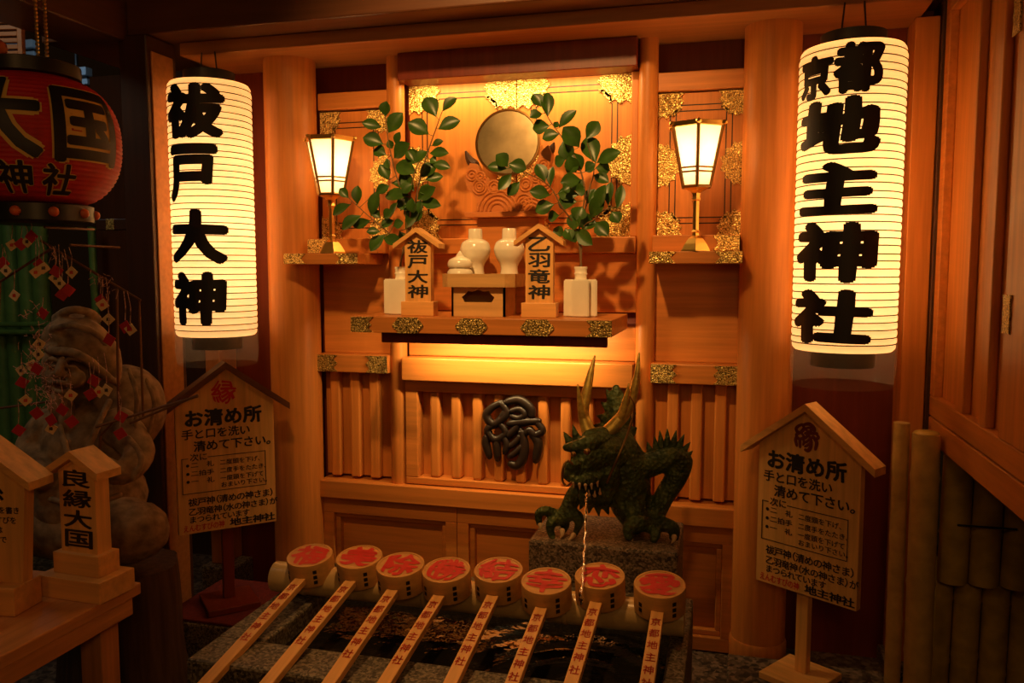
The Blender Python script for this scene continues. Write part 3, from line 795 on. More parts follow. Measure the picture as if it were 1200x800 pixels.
# ------------------------------------------------------------------ white lanterns
def wrap(bm, rad, az0, c=(0, 0, 0), slices=.012):
    """bend flat lettering (x, z) round a vertical lantern; rad(z) is its radius"""
    xs = [v.co.x for v in bm.verts]; x = min(xs) + slices
    while x < max(xs):
        bmesh.ops.bisect_plane(bm, geom=bm.verts[:] + bm.edges[:] + bm.faces[:], plane_co=(x, 0, 0), plane_no=(1, 0, 0)); x += slices
    return bm
def bend(bm, R0, rad, az0):
    for v in bm.verts:
        a = az0 + v.co.x / R0; r = rad(v.co.z) - v.co.y
        v.co = Vector((r * math.sin(a), -r * math.cos(a), v.co.z))
    return bm
def paper_lantern(X, Y, z0, z1, r, az, rows, label):
    t = thing('paper_lantern', label, 'lantern', (X, Y, z0)); H = z1 - z0
    nr = 40
    def rad(z):
        k = min(z, H - z) / .03
        return r * (1 if k > 1 else .94 + .06 * math.sqrt(max(0, k)))
    prof = []
    for i in range(nr * 3 + 1):
        z = H * i / (nr * 3); prof.append((rad(z) + (.0016 if i % 3 else -.0012), z))
    obj('paper', lathe(BM(), prof, 64, cap0=False, cap1=False), PAPER, t, smooth='all', label='glowing cream paper')
    b = BM()
    for i in range(1, nr):
        z = H * i / nr
        z += .0015 * math.sin(i * 2.3); q = rad(z) + .0004
        lathe(b, [(q, z - .0019), (q + .0028, z), (q, z + .0019)], 48, cap0=False, cap1=False)
    obj('hoops', b, RIB, t, label='thin bamboo hoops')
    obj('top_ring', lathe(BM(), [(r * .62, H - .003), (r * .62, H + .05), (r * .55, H + .05), (r * .55, H - .003)], 40, cap0=False, cap1=False), BLACK, t, smooth=True)
    obj('shoulder', lathe(BM(), [(r * .95, H), (r * .62, H + .006)], 48, cap0=False, cap1=False), PAPER, t, smooth=True)
    obj('bottom_ring', lathe(BM(), [(r * .60, -.055), (r * .62, -.055), (r * .62, .004), (r * .60, .004)], 40, cap0=False, cap1=False), BLACK, t, smooth=True)
    obj('rain_cover', lathe(BM(), [(r * .98, -.12), (r * 1.02, -.07), (r * 1.03, .03)], 48, cap0=False, cap1=False), FILM, t, smooth=True, label='clear film skirt')
    b = BM()
    for (ch, cx, cz, w, h) in rows: put(b, ch, cx * r, cz * H, w * r, h * H, .060, 0, stretch=True, slant=.03, wob=.025)
    wrap(b, rad, az); bend(b, r, lambda z: rad(z) + .0035, az)
    obj('lettering', b, INK, t, label='black brush lettering')
    for k, pw in ((.20, .6), (.46, .85), (.72, .42)): light('lantern_bulb', 'POINT', (X + .02, Y - .01, z0 + H * k), pw, color=(1, .70, .36), size=.03)
    b = BM(); zt = 2.37 - z0
    tube(b, [(-.04, 0, H + .03), (-.03, 0, zt)], .003, 6); tube(b, [(.04, 0, H + .03), (.03, 0, zt)], .003, 6)
    lathe(b, [(r * .55, H + .03), (.012, H + .036), (.008, H + .06)], 24, cap0=False)
    obj('hanger', b, BLACK, t)
    return t
h4 = [.875, .625, .375, .125]
rowsL = [('祓', -.02, .875, 1.62, .215), ('戸', -.10, .64, 1.35, .225), ('大', .0, .395, 1.6, .215), ('神', -.05, .155, 1.5, .215)]
paper_lantern(-2.045, -.25, 1.232, 2.238, .160, R(9), rowsL, 'left tall white paper lantern with four black characters, hanging beside the dark corner post')
rowsR = [('京', -.50, .895, .80, .145), ('都', .36, .91, .92, .165), ('地', -.02, .730, 1.70, .185), ('主', .0, .535, 1.66, .175), ('神', -.02, .330, 1.72, .20), ('社', -.06, .118, 1.72, .185)]
paper_lantern(.372, -.25, 1.232, 2.215, .164, R(-21), rowsR, 'right tall white paper lantern with six black characters, hanging above the right notice')

# ------------------------------------------------------------------ red lantern
t = thing('red_lantern', 'big round red lantern with black yellow-edged characters, top left', 'lantern', (-2.177, -1.0, 1.705))
H = .405; RR = .255
def rrad(z):
    u = max(-1, min(1, (z - H / 2) / (H / 2))); return .60 * RR * 0 + RR * (1 - abs(u) ** 2.7) ** (1 / 2.3) * .55 + RR * .45 * (1 if abs(u) < 1 else 1) * (1 - .25 * u ** 2)
prof = []
for i in range(91):
    z = H * i / 90; prof.append((rrad(z) + (.0022 if i % 3 else -.0022), z))
obj('paper', lathe(BM(), prof, 72, cap0=True, cap1=True), REDP, t, smooth='all')
for (bold, off, m, nm, lab) in ((.085, .0035, YEL, 'lettering_edge', 'yellow outline of the lettering'), (.035, .006, INK, 'lettering', 'black lettering')):
    b = BM(); e = bold * 1.1 * .2
    for (ch, cx, cz, w, h) in (('大', -.135, .245, .235, .235), ('国', .125, .235, .215, .225), ('神', -.10, .072, .105, .09), ('社', .035, .068, .105, .09)):
        kk = .4 if h < .1 else 1
        put(b, ch, cx, cz, w + e * kk, h + e * kk, bold * (.8 if kk < 1 else 1), 0, stretch=True)
    wrap(b, None, 0, slices=.014)
    for k in range(1, 20):
        bmesh.ops.bisect_plane(b, geom=b.verts[:] + b.edges[:] + b.faces[:], plane_co=(0, 0, k * .02), plane_no=(0, 0, 1))
    bend(b, RR, lambda z, o=off: rrad(z) + o, R(53))
    obj(nm, b, m, t, label=lab)
obj('top_ring', lathe(BM(), [(.13, H - .004), (.145, H), (.145, H + .04), (.13, H + .045)], 40), BLACK, t, smooth=True)
obj('bottom_ring', lathe(BM(), [(.15, -.058), (.165, -.05), (.165, 0), (.15, .005)], 40), BLACK, t, smooth=True)
for k in range(10):
    a = 2 * math.pi * k / 10 + .1
    b = BM(); ell(b, (.166 * math.cos(a), .166 * math.sin(a), -.025), (.016, .016, .016)); obj('stud', b, ORANGE, t, smooth=True, label='orange round stud')
b = BM(); ell(b, (-.02, -.10, H + .07), (.027, .027, .027)); obj('bead', b, ORANGE, t, smooth=True, label='orange bead')
b = BM()
for dx in (.05, .085):
    for k in range(16):
        z = H + .045 + k * .012; lathe(b, [(.0045, z), (.006, z + .005), (.0045, z + .01)], 8, c=(dx, -.02, 0))
tube(b, [(.0675, -.02, H + .23), (.0675, -.02, H + .6)], .004, 6)
obj('chain', b, GOLD_S, t, label='gilt hanging chain')
# hanging board beside it
t = thing('slatted_screen', 'small orange slatted screen above the red lantern', 'screen', at(8, 60, -.6), R(10))
b = BM()
for k in range(9): box(b, -.14, .05, -.008, .008, -.09 + k * .024, -.09 + k * .024 + .017, .002)
box(b, .05, .07, -.01, .01, -.1, .14, .002)
tube(b, [(.0, 0, .12), (.0, 0, .55)], .006, 6)
obj('slats', b, W_LINT, t)

# ------------------------------------------------------------------ notices
def notice(P, yaw, label, z0, foot_z, roof_mat=W_PALEX, post_x=-.03, post_mat=None):
    """gabled notice board: local x along the board, facing -y; P its foot"""
    t = thing('notice_board', label, 'sign', (P[0], P[1], foot_z), yaw)
    W, Hs = .37, .50; zb = z0 - foot_z; zt = zb + Hs; ap = .135
    obj('board', prism(BM(), [(-W / 2, zb), (W / 2, zb), (W / 2, zt), (0, zt + ap), (-W / 2, zt)], -.014, .014), W_PALE, t)
    sl = ap / (W / 2); rw = W / 2 + .058; th = .026; tp = zt + ap + .002
    obj('roof', prism(BM(), [(-rw, tp - rw * sl), (0, tp), (rw, tp - rw * sl), (rw, tp - rw * sl + th), (0, tp + th), (-rw, tp - rw * sl + th)], -.045, .03), roof_mat, t)
    obj('post', box(BM(), post_x - .022, post_x + .022, .015, .045, .025, zt, .003), post_mat or W_PALE, t)
    obj('foot', box(BM(), post_x - .10, post_x + .10, -.085, .12, 0, .025, .003), post_mat or W_PALEX, t)
    y = -.0152
    if post_mat is None:
        b = crest_bm(.088, .095, .0012); b.transform(Matrix.Translation((-.005, y, zt + .045)))
        obj('seal', b, SEAL, t, label='dark red round crest')
    else:
        b = BM(); put(b, '縁', -.005, zt + .045, .098, .10, .022, y, stretch=True, disc=True)
        obj('seal', b, INKR, t, label='red round character seal')
    b = BM(); X0 = -W / 2
    def L(s, fx, fz, w, bold=.02, h=None, adv=1.03): line(b, s, X0 + fx * W, zt - fz * Hs, w, h or w, bold, y, adv, wob=.03)
    L('お清め所', .085, .105, .070, .05, adv=1.05)
    L('手と口を洗い', .055, .225, .042, .028, adv=1.02)
    L('清めて下さい。', .17, .322, .045, .03, adv=1.02)
    L('次に', .13, .405, .032, .022)
    fr = [(.05, .41), (.11, .41)], [(.31, .41), (.90, .41)], [(.90, .41), (.90, .685)], [(.90, .685), (.05, .685)], [(.05, .685), (.05, .41)]
    for (a, c) in fr:
        x0, x1 = sorted((X0 + a[0] * W, X0 + c[0] * W)); z0_, z1_ = sorted((zt - a[1] * Hs, zt - c[1] * Hs))
        box(b, x0 - .0012, x1 + .0012, y - .0003, y + .0006, z0_ - .0012, z1_ + .0012)
    s = .0235
    for (row, a, c) in ((.465, '二　礼', '二度頭を下げ、'), (.530, '二拍手', '二度手をたたき、'), (.592, '一　礼', '一度頭を下げて')):
        put(b, '●', X0 + .105 * W, zt - row * Hs, .012, .012, 0, y, stretch=True)
        L(a, .135, row, .028, .022, .024); L(c, .425, row, s, .018)
    L('おまいり下さい。', .43, .645, s, .018)
    L('祓戸神（清めの神さま）', .10, .755, .034, .026, adv=.96)
    L('乙羽竜神（水の神さま）が', .10, .830, .032, .026, adv=.96)
    L('まつられています', .10, .893, .030, .024, adv=.95)
    L('地主神社', .51, .955, .044, .04, .034, adv=1.0)
    obj('lettering', b, INK, t, label='black brush lettering')
    b = BM(); line(b, 'えんむすびの神', X0 + .04 * W, zt - .958 * Hs, .022, .030, .022, y, 1.0, wob=.03)
    obj('red_lettering', b, INKR, t, label='small red brush lettering')
    return t
yawR = R(-34); dR = Vector((math.cos(yawR), math.sin(yawR), 0)); pR = Vector((.123, -.20, 0)) + dR * .183
notice(pR, yawR, 'gabled wooden notice with black lettering in front of the right pillar', .392, .072, post_x=-.02)
yawL = R(45); dL = Vector((math.cos(yawL), math.sin(yawL), 0)); pL = Vector((-2.037, -.55, 0)) + dL * .187
notice(pL, yawL, 'gabled wooden notice with black lettering in front of the left pillar, beside the stone figure', .482, .162, W_DARKX, post_x=.0, post_mat=W_RED)
tag(obj('stone_step', box(BM(), -2.13, -1.58, -.585, -.14, 0, .15, .01), GRAN), 'low dark stone step under the left notice', 'step')
b = BM(); box(b, -2.11, -1.60, -.575, -.16, .1505, .1605, .003)
tag(obj('red_carpet', b, CARPET), 'dark red carpet on the step under the left notice', 'carpet')
tag(obj('stone_step', box(BM(), .02, .56, -.52, -.135, 0, .07, .008), FLOORM), 'low dark stone slab under the right notice', 'step')

# ------------------------------------------------------------------ basin, pole, ladles
t = thing('stone_basin', 'dark granite water basin under the row of ladles', 'basin', (-.7, -1.1, 0))
b = BM(); X0, X1, Y0, Y1, ZB = -1.31, -.085, -1.485, -.76, .52
box(b, X0, X1, Y0, Y0 + .14, .0, ZB, .008); box(b, X0, X1, Y1 - .10, Y1, 0, ZB, .008)
box(b, X0, X0 + .14, Y0 + .14, Y1 - .10, 0, ZB, .006); box(b, X1 - .05, X1, Y0 + .14, Y1 - .10, 0, ZB, .006)
box(b, X0 + .14, X1 - .05, Y0 + .14, Y1 - .10, 0, .25)
obj('trough', b, GRAN_L, t, world=True)
b = BM(); bmesh.ops.create_grid(b, x_segments=60, y_segments=40, size=1)
for v in b.verts:
    v.co = Vector((X0 + .14 + (v.co.x + 1) / 2 * (X1 - .05 - X0 - .14), Y0 + .14 + (v.co.y + 1) / 2 * (Y1 - .10 - Y0 - .14), .465))
    d = math.hypot(v.co.x + .36, v.co.y + 1.26); v.co.z += .006 * math.exp(-d * 5) * math.sin(d * 70) + .0022 * mnoise.noise(v.co * 16)
obj('water', b, WATER, t, smooth='all', world=True, label='dark rippled water')
t = thing('bamboo_pole', 'thick smooth bamboo pole lying across the basin under the ladle cups', 'pole', (-.7, -1.03, .52))
b = BM(); pr = []
rP = .045
pts = [(-1.325, -1.03, .566), (-1.2, -1.03, .566), (-.9, -1.03, .566), (-.5, -1.03, .566), (-.098, -1.03, .566)]
tube(b, pts, rP, 40)
obj('culm', b, BAM_P, t, smooth=True, world=True)
for x in (-1.22, -.83, -.42):
    lathe_b = lathe(BM(), [(rP, -.006), (rP + .0025, -.003), (rP + .0025, .003), (rP, .006)], 40, cap0=False, cap1=False); lathe_b.transform(Matrix.Translation((x, -1.03, .566)) @ Matrix.Rotation(R(90), 4, 'Y'))
    obj('node', lathe_b, BAM_P, t, smooth=True, world=True)

def ladle_parts(t, ch):
    r, h = .068, .072
    obj('cup', lathe(BM(), [(r * .93, .004), (r * .97, 0), (r, .002), (r, h - .002), (r * .985, h), (r * .90, h), (r * .895, h - .0012), (.001, h - .0012)], 48, cap0=False, cap1=False), CUPW, t, smooth=True)
    b = BM(); put(b, ch, 0, 0, r * 1.70, r * 1.70, .036, 0, stretch=True, disc=True); b.transform(Matrix.Translation((0, 0, h + .0004)) @ Matrix.Rotation(R(-90), 4, 'X'))
    obj('top_lettering', b, INKR, t, label='bold red character')
    for (a0, zs) in ((38, (.050, .033, .017)), (-42, (.038, .022))):
        for z in zs:
            q = BM(); box(q, -.0055, .0055, 0, .0006, z - .0055, z + .0055)
            for v in q.verts:
                a = R(a0) + v.co.x / r; rr = r + .0003 + v.co.y; v.co = Vector((rr * math.sin(a), -rr * math.cos(a), v.co.z))
            obj('side_mark', q, INK, t, label='small black mark')
    obj('handle', box(BM(), -.0165, .0165, -.78, -r * .95, .014, .034, .002), W_PALEY, t)
    b = BM()
    for i, c in enumerate('京都地主神社'): put(b, c, 0, -.115 - i * .047, .022, .030, .022, 0)
    for v in b.verts: v.co = Vector((v.co.x, v.co.z, .0346))
    obj('handle_lettering', b, INKR, t, label='small red lettering')
cups = [(363, 650, -1.05, '福', 'first ladle from the left, bold red character on its upturned cup', 0), (421, 652, -1.05, '美', 'second ladle from the left, cup between the first and third', 0), (469, 661, -1.11, '除', 'third ladle from the left, its cup below the slim pole', 0), (523, 667, -1.095, '勝', 'fourth ladle from the left, cup right under the crest', 0),
        (584, 667, -1.075, '結', 'fifth ladle from the left, cup just left of the granite block', 0), (640, 680, -1.10, '幸', 'sixth from the left, before the left end of the granite block', 0), (703, 674, -1.05, '恋', 'seventh ladle, under the falling water, its cup reading 恋', 0), (773, 684, -1.07, '愛', 'rightmost ladle, cup at the right end of the bamboo pole', 0)]
slope = R(11)
for (px, py, Yc, ch, lab, _) in cups:
    c = at(px, py, Yc)
    top = Vector((0, -math.sin(slope), math.cos(slope))) * .072
    o = c - top
    t = thing('water_ladle', 'wooden water ladle: ' + lab, 'ladle', o, R(random.uniform(-1.2, 1.2)), 'wooden ladles on the basin', slope)
    ladle_parts(t, ch)

# ------------------------------------------------------------------ dragon on granite block
tag(obj('granite_block', box(BM(), -.605, -.135, -.72, -.40, 0, .640, .008), GRAN), 'rough granite block under the dragon', 'plinth')
YG = -.58
def A(px, py, dy=0): return at(px, py, YG + dy)
def C4(px, py, dy, r): p = A(px, py, dy); return (p.x, p.y, p.z, r * mpp(px, py, YG + dy))
t = thing('dragon_statue', 'green bronze dragon with gilded horns spouting water from its mouth', 'statue', (-.37, YG, .64))
b = BM()
chain(b, [C4(722, 522, .04, 24), C4(733, 550, .05, 28), C4(738, 585, .04, 25), C4(741, 600, .02, 21), C4(744, 611, .02, 15)])          # neck and torso
chain(b, [C4(712, 562, .0, 15), C4(690, 568, -.02, 13), C4(674, 580, -.05, 11), C4(664, 598, -.07, 9), C4(657, 606, -.07, 10)])         # near fore limb
chain(b, [C4(735, 552, .04, 17), C4(765, 543, .05, 15), C4(788, 535, .06, 14), C4(800, 540, .06, 12), C4(793, 558, .06, 13), C4(778, 582, .05, 12), C4(768, 604, .02, 11), C4(764, 614, .0, 10)])
chain(b, [C4(762, 612, 0, 10), C4(780, 615, -.01, 9), C4(790, 619, -.01, 7), C4(790, 630, -.01, 6)])
chain(b, [C4(762, 614, 0, 10), C4(747, 612, -.04, 12), C4(737, 618, -.06, 8), C4(737, 628, -.065, 6)])
chain(b, [C4(764, 616, 0, 9), C4(768, 624, -.05, 7), C4(766, 632, -.06, 5)])
for toe in ([(652, 605, -.07, 8), (640, 598, -.09, 6), (631, 602, -.09, 5), (632, 613, -.09, 4)], [(655, 608, -.07, 8), (646, 612, -.10, 6), (645, 622, -.10, 5), (648, 630, -.10, 4)],
            [(660, 607, -.07, 8), (672, 602, -.08, 7), (679, 608, -.08, 6), (676, 621, -.08, 4), (672, 628, -.08, 3)], [(660, 606, -.06, 7), (663, 615, -.06, 5), (659, 623, -.06, 4)]):
    chain(b, [C4(*q) for q in toe])
obj('body', fuse(b, .0055, 3), DRAG, t, smooth='all', world=True)
b = BM()
chain(b, [C4(718, 530, .0, 22), C4(702, 530, -.04, 22), C4(686, 538, -.08, 18)])                 # skull and muzzle root
chain(b, [C4(690, 545, -.08, 13), C4(676, 549, -.11, 12), C4(668, 552, -.13, 9)])               # upper muzzle
chain(b, [C4(664, 524, -.09, 5), C4(678, 523, -.10, 9), C4(695, 519, -.08, 11), C4(708, 514, -.05, 9)])  # brow
chain(b, [C4(690, 512, -.06, 9), C4(705, 508, -.03, 9)])
chain(b, [C4(664, 556, -.13, 6), C4(674, 562, -.14, 6), C4(690, 562, -.12, 7), C4(704, 556, -.08, 6)])  # lip
chain(b, [C4(667, 546, -.14, 6), C4(675, 543, -.14, 6)])
chain(b, [C4(712, 552, -.04, 15), C4(712, 570, -.03, 13), C4(706, 582, -.04, 9)])               # cheek and jaw hinge
chain(b, [C4(710, 584, -.04, 9), C4(697, 587, -.08, 7), C4(687, 585, -.11, 6)])                 # lower jaw
for (x, y, tx, ty, d) in ((676, 515, 671, 497, -.05), (668, 518, 660, 505, -.03), (720, 540, 733, 528, 0), (725, 552, 738, 545, 0), (724, 566, 738, 563, 0), (722, 578, 734, 582, 0), (716, 588, 727, 598, -.01), (708, 590, 714, 604, -.03), (700, 590, 702, 605, -.05), (692, 588, 690, 602, -.08), (685, 586, 679, 597, -.1), (683, 582, 679, 570, -.10), (718, 526, 730, 512, .01)):
    chain(b, [C4(x, y, d, 6), C4((x + tx) / 2, (y + ty) / 2, d, 3.6), C4(tx, ty, d + .01, .9)], 3, 8)
obj('head', fuse(b, .0045, 2), DRAG, t, smooth='all', world=True)
b = BM(); q = C4(688, 529, -.155, 4.2); ell(b, q[:3], (q[3],) * 3); q = C4(672, 532, -.14, 3.4); ell(b, q[:3], (q[3],) * 3)
obj('eyes', b, BRONZE, t, smooth=True, world=True, label='dark shining eyes')
b = BM()
for (x, y, d) in ((672, 565, -.15), (679, 567, -.15), (686, 568, -.145), (693, 567, -.13), (700, 564, -.11)):
    chain(b, [C4(x, y, d, 2.0), C4(x + .5, y + 6, d, .6)], 2, 6)
for (x, y, d) in ((690, 580, -.12), (697, 581, -.1), (703, 578, -.08)): chain(b, [C4(x, y, d, 2.0), C4(x, y - 6, d, .6)], 2, 6)
obj('teeth', b, CLAW, t, world=True, label='pale pointed teeth')
b = BM()
for toe in (((632, 612), (633, 621)), ((648, 629), (652, 635)), ((672, 627), (666, 633)), ((659, 622), (657, 630)), ((737, 627), (741, 635)), ((790, 629), (787, 636)), ((766, 631), (763, 637))):
    (x, y), (u, v) = toe; d = -.09 if x < 700 else -.05
    chain(b, [C4(x, y, d, 3.4), C4((x + u) / 2 + 1, (y + v) / 2, d - .008, 2.4), C4(u, v, d - .012, .6)], 3, 8)
obj('claws', b, CLAW, t, world=True, smooth=True, label='pale curved claws')
for (main, br) in (([(691, 508, -.02, 7), (685, 492, -.01, 5.6), (684, 478, 0, 5.2), (690, 447, .01, 4), (697, 417, .03, .9)], [(685, 492, -.01, 5), (681, 478, -.02, 3.6), (677, 451, -.03, .9)]),
                   ([(706, 512, 0, 7), (722, 496, .01, 6.4), (736, 478, .02, 5.4), (745, 449, .02, 4), (749, 414, .03, .9)], [(727, 491, .01, 5), (732, 474, .0, 3.6), (737, 450, -.01, .9)])):
    b = BM(); chain(b, [C4(x, y, d, r * 1.25) for x, y, d, r in main], 6, 12); chain(b, [C4(x, y, d, r * 1.25) for x, y, d, r in br], 6, 10)
    obj('horn', b, HORN, t, smooth='all', world=True, label='gilded forked horn')
for w in ([(711, 566, -.09, 1.6), (722, 540, -.09, 1.6), (734, 512, -.07, 1.5), (742, 488, -.06, 1.4), (743, 473, -.06, 1.2), (738, 464, -.06, 1)],
          [(673, 545, -.15, 1.5), (665, 540, -.16, 1.5), (660, 548, -.17, 1.5), (659, 562, -.17, 1.4), (664, 569, -.17, 1.2), (670, 564, -.17, 1)]):
    b = BM(); S = spline([C4(*q) for q in w], 6); tube(b, [s[:3] for s in S], [s[3] for s in S], 7)
    obj('whisker', b, BRONZE, t, smooth='all', world=True, label='thin curling wire whisker')
b = BM()
chain(b, [C4(722, 455, .12, 5), C4(724, 475, .12, 13), C4(724, 505, .11, 17), C4(727, 545, .09, 20), C4(733, 575, .07, 16)])
for (x, y, tx, ty) in ((713, 478, 703, 470), (709, 490, 698, 486), (707, 500, 694, 498), (707, 510, 694, 510), (716, 466, 710, 455), (730, 470, 738, 460), (737, 490, 746, 482), (740, 506, 747, 500)):
    chain(b, [C4(x, y, .11, 6), C4((x + tx) / 2, (y + ty) / 2, .11, 3.6), C4(tx, ty, .11, .8)], 3, 8)
tl = fuse(b, .0055, 2)
obj('tail', tl, DRAG, t, smooth='all', world=True)
b = BM()
for (x, y, tx, ty) in ((763, 534, 760, 524), (770, 533, 768, 519), (776, 531, 774, 513), (782, 529, 782, 511), (788, 527, 791, 512), (793, 529, 799, 516), (797, 533, 805, 524), (800, 538, 808, 533), (801, 544, 807, 544)):
    tx = x + (tx - x) * 1.45; ty = y + (ty - y) * 1.3 - 3; chain(b, [C4(x, y, .06, 5.2), C4((x * .5 + tx * .5), (y + ty) / 2, .06, 3.8), C4(tx, ty, .065, .6)], 3, 8)
obj('fin_spines', b, DRAG, t, smooth='all', world=True)
b = BM()
S = spline([C4(688, 577, -.13, 1.5), C4(687, 590, -.20, 1.5), C4(686, 620, -.33, 1.7), C4(684, 660, -.47, 1.8), C4(681, 700, -.60, 1.9)], 10)
z_end = [s for s in S if s[2] > .462] + [(*atz(680, 722, .463), .004)]
tube(b, [Vector(s[:3]) + Vector((.0015 * math.sin(i * 1.3), 0, 0)) for i, s in enumerate(z_end)], [s[3] * (.8 + .35 * math.sin(i * 1.9)) for i, s in enumerate(z_end)], 8)
o = obj('water_stream', b, STREAM, smooth='all'); tag(o, 'thin stream of water falling from the dragon mouth into the basin', 'water')

# ------------------------------------------------------------------ right side: shutter wall and bamboo
XW = .70
t = struct('wall_right', box(BM(), XW + .02, XW + .06, -1.6, .1, .98, 2.9), W_V)
b = BM()
box(b, XW - .01, XW + .06, -1.6, -.05, .90, .985, .004)                 # lowest rail
box(b, XW - .01, XW + .06, -1.6, -.05, .99, 1.06, .004)
box(b, XW - .01, XW + .02, -.105, -.05, 1.06, 2.9, .004)               # stile
box(b, XW - .01, XW + .02, -1.6, -.105, 2.36, 2.9, .004)
obj('frame', b, W_Y, t)
b = BM()
for px in (1130, 1157): 
    y = atx(px, 350, XW).y; box(b, XW - .005, XW + .02, y - .055, y + .02, 1.06, 2.36, .004)
y = atx(1190, 300, XW).y; box(b, XW - .01, XW + .02, y - .20, y + .03, 1.06, 2.36, .004)
obj('battens', b, W_V, t)
p = atx(1181, 368, XW - .01)
pl = [(-.03, -.05), (.03, -.05), (.024, -.02), (.03, 0), (.024, .02), (.03, .05), (-.03, .05), (-.024, .02), (-.03, 0), (-.024, -.02)]
b = prism(BM(), pl, -.004, .0); b.transform(Matrix.Translation((XW - .0108, p.y, p.z)) @ Matrix.Rotation(R(-90), 4, 'Z')); obj('fitting', b, GOLD_P, t, label='gilt plate')
b = prism(BM(), pl, -.004, .0); p = atx(1194, 16, XW - .01); b.transform(Matrix.Translation((XW - .0108, p.y, p.z)) @ Matrix.Rotation(R(-90), 4, 'Z')); obj('fitting', b, GOLD_P, t, label='gilt plate')
struct('trim_4', box(BM(), .682, .72, -.04, .1, .05, 2.42, .003), W_DARK)

def culm(bm, p0, p1, r, nodes, seg=24):
    p0 = Vector(p0); p1 = Vector(p1); n = 40; pts = []; rad = []
    for i in range(n + 1):
        k = i / n; pts.append(p0.lerp(p1, k)); q = min(abs(k - m) for m in nodes) if nodes else 1
        rad.append(r * (1 + (.07 if q < .013 else 0)))
    tube(bm, pts, rad, seg)
p = at(1085, 520, -.22)
t = thing('bamboo_post', 'thick tan bamboo post standing at the bottom right, under the shutter wall', 'post', (.628, -.26, 0))
b = BM(); culm(b, (.643, -.27, .0), (.638, -.27, .96), .043, (.22, .48, .86)); obj('culm', b, BAM_O, t, smooth=True, world=True)
b = BM(); ell(b, (.638, -.27, .962), (.041, .041, .012)); obj('cut_end', b, BAM_D, t, smooth=True, world=True, label='darker rounded cut end')
t = thing('bamboo_post', 'slimmer tan bamboo cane left of and behind the thick bamboo post', 'post', (.572, -.2, 0))
b = BM(); culm(b, (.575, -.215, 0), (.572, -.215, .985), .026, (.3, .6)); obj('culm', b, BAM_O, t, smooth=True, world=True)
t = thing('bamboo_fence', 'split bamboo fence in two tiers at the right edge, under the shutter wall', 'fence', (.95, -.2, 0))
b = BM()
for k in range(7):
    x = .722 + k * .088; culm(b, (x, -.155, .0), (x + .004, -.155, .50), .0425, (.30 + .06 * math.sin(k * 2.1), .75), 20)
obj('lower_canes', b, BAM_D, t, smooth=True, world=True)
b = BM()
for k in range(7):
    x = .745 + k * .094; culm(b, (x, -.225, .455), (x + .004, -.225, .895), .046, (.38 + .03 * math.sin(k * 1.7),), 20)
obj('upper_canes', b, BAM_D, t, smooth=True, world=True)
b = BM(); tube(b, [at(1122, 615, -.275), at(1150, 617, -.275), at(1192, 620, -.275)], .0035, 6); obj('tie_cord', b, ROPE, t, world=True, label='black cord tie')

# ------------------------------------------------------------------ left: table with plaques
t = thing('low_table', 'pale wooden table carrying plaques at the lower left edge', 'table', (-1.95, -1.75, 0))
b = BM(); box(b, -2.45, -1.63, -2.4, -1.25, .565, .60, .004)
obj('top', b, W_TABLE, t, world=True)
b = BM(); box(b, -1.665, -1.635, -2.36, -1.28, .515, .5645, .003); box(b, -2.40, -1.67, -1.30, -1.27, .515, .5645, .003)
obj('apron', b, W_TABLE, t, world=True)
for (x, y) in ((-1.705, -1.335), (-2.38, -1.335), (-1.705, -2.3)): obj('leg', box(BM(), x - .035, x + .035, y - .035, y + .035, 0, .5145, .003), W_TABLEV, t, world=True)
obj('stretcher', box(BM(), -1.725, -1.685, -2.265, -1.371, .22, .29, .003), W_TABLE, t, world=True)
p = atz(96, 680, .6)
name_plaque((-1.725, -1.345, .6005), R(-3), '良縁大国', .125, .385, .05, 'roofed upright plaque reading 良縁大国 at the end of the table', tiers=2, roof=.10)
# bigger roofed prayer notice, half out of the frame
t = thing('prayer_notice', 'wide roofed wooden notice with 糸 and small lettering at the far left edge', 'sign', (-1.915, -1.50, .6005), R(8))
W, z0_, zt, ap = .29, .075, .355, .10
obj('plinth', box(BM(), -.13, .13, -.06, .045, 0, .075, .003), W_PALEX, t)
obj('board', prism(BM(), [(-W / 2 + .02, z0_), (W / 2 - .02, z0_), (W / 2, zt), (0, zt + ap), (-W / 2, zt)], -.018, .018), W_PALE, t)
sl = ap / (W / 2); rw = W / 2 + .035; tp = zt + ap + .002
obj('roof', prism(BM(), [(-rw, tp - rw * sl), (0, tp), (rw, tp - rw * sl), (rw, tp - rw * sl + .022), (0, tp + .022), (-rw, tp - rw * sl + .022)], -.05, .045), W_PALEX, t)
b = BM(); y = -.0192
put(b, '縁', -.05, zt - .032, .052, .056, .03, y); put(b, '糸', .055, zt - .032, .056, .058, .04, y, stretch=True)
for i, s in enumerate(('この糸は白紙に名前を書き', 'むすび付け、えんむすびを', '祈りたい方は、女性は', '良縁成就などと一言で', 'お願い下さい。')):
    line(b, s, -.12, zt - .085 - i * .0265, .0208, .0205, .02, y, .99, wob=.03)
obj('lettering', b, INK, t, label='black brush lettering')
b = BM(); line(b, '良縁祈願', -.055, zt + .022, .03, .026, .035, y, 1.0); obj('red_lettering', b, INKR, t, label='red lettering')
t = thing('offering_box', 'open wooden box at the left edge, in front of the wide notice', 'box', (-2.02, -1.69, .6005), R(4))
b = BM(); box(b, -.2, .2, -.09, -.075, 0, .15, .002); box(b, -.2, .2, .075, .09, 0, .15, .002); box(b, -.2, -.185, -.075, .075, 0, .15); box(b, .185, .2, -.075, .075, 0, .15, .002); box(b, -.185, .185, -.075, .075, 0, .012)
obj('case', b, W_TABLE, t)
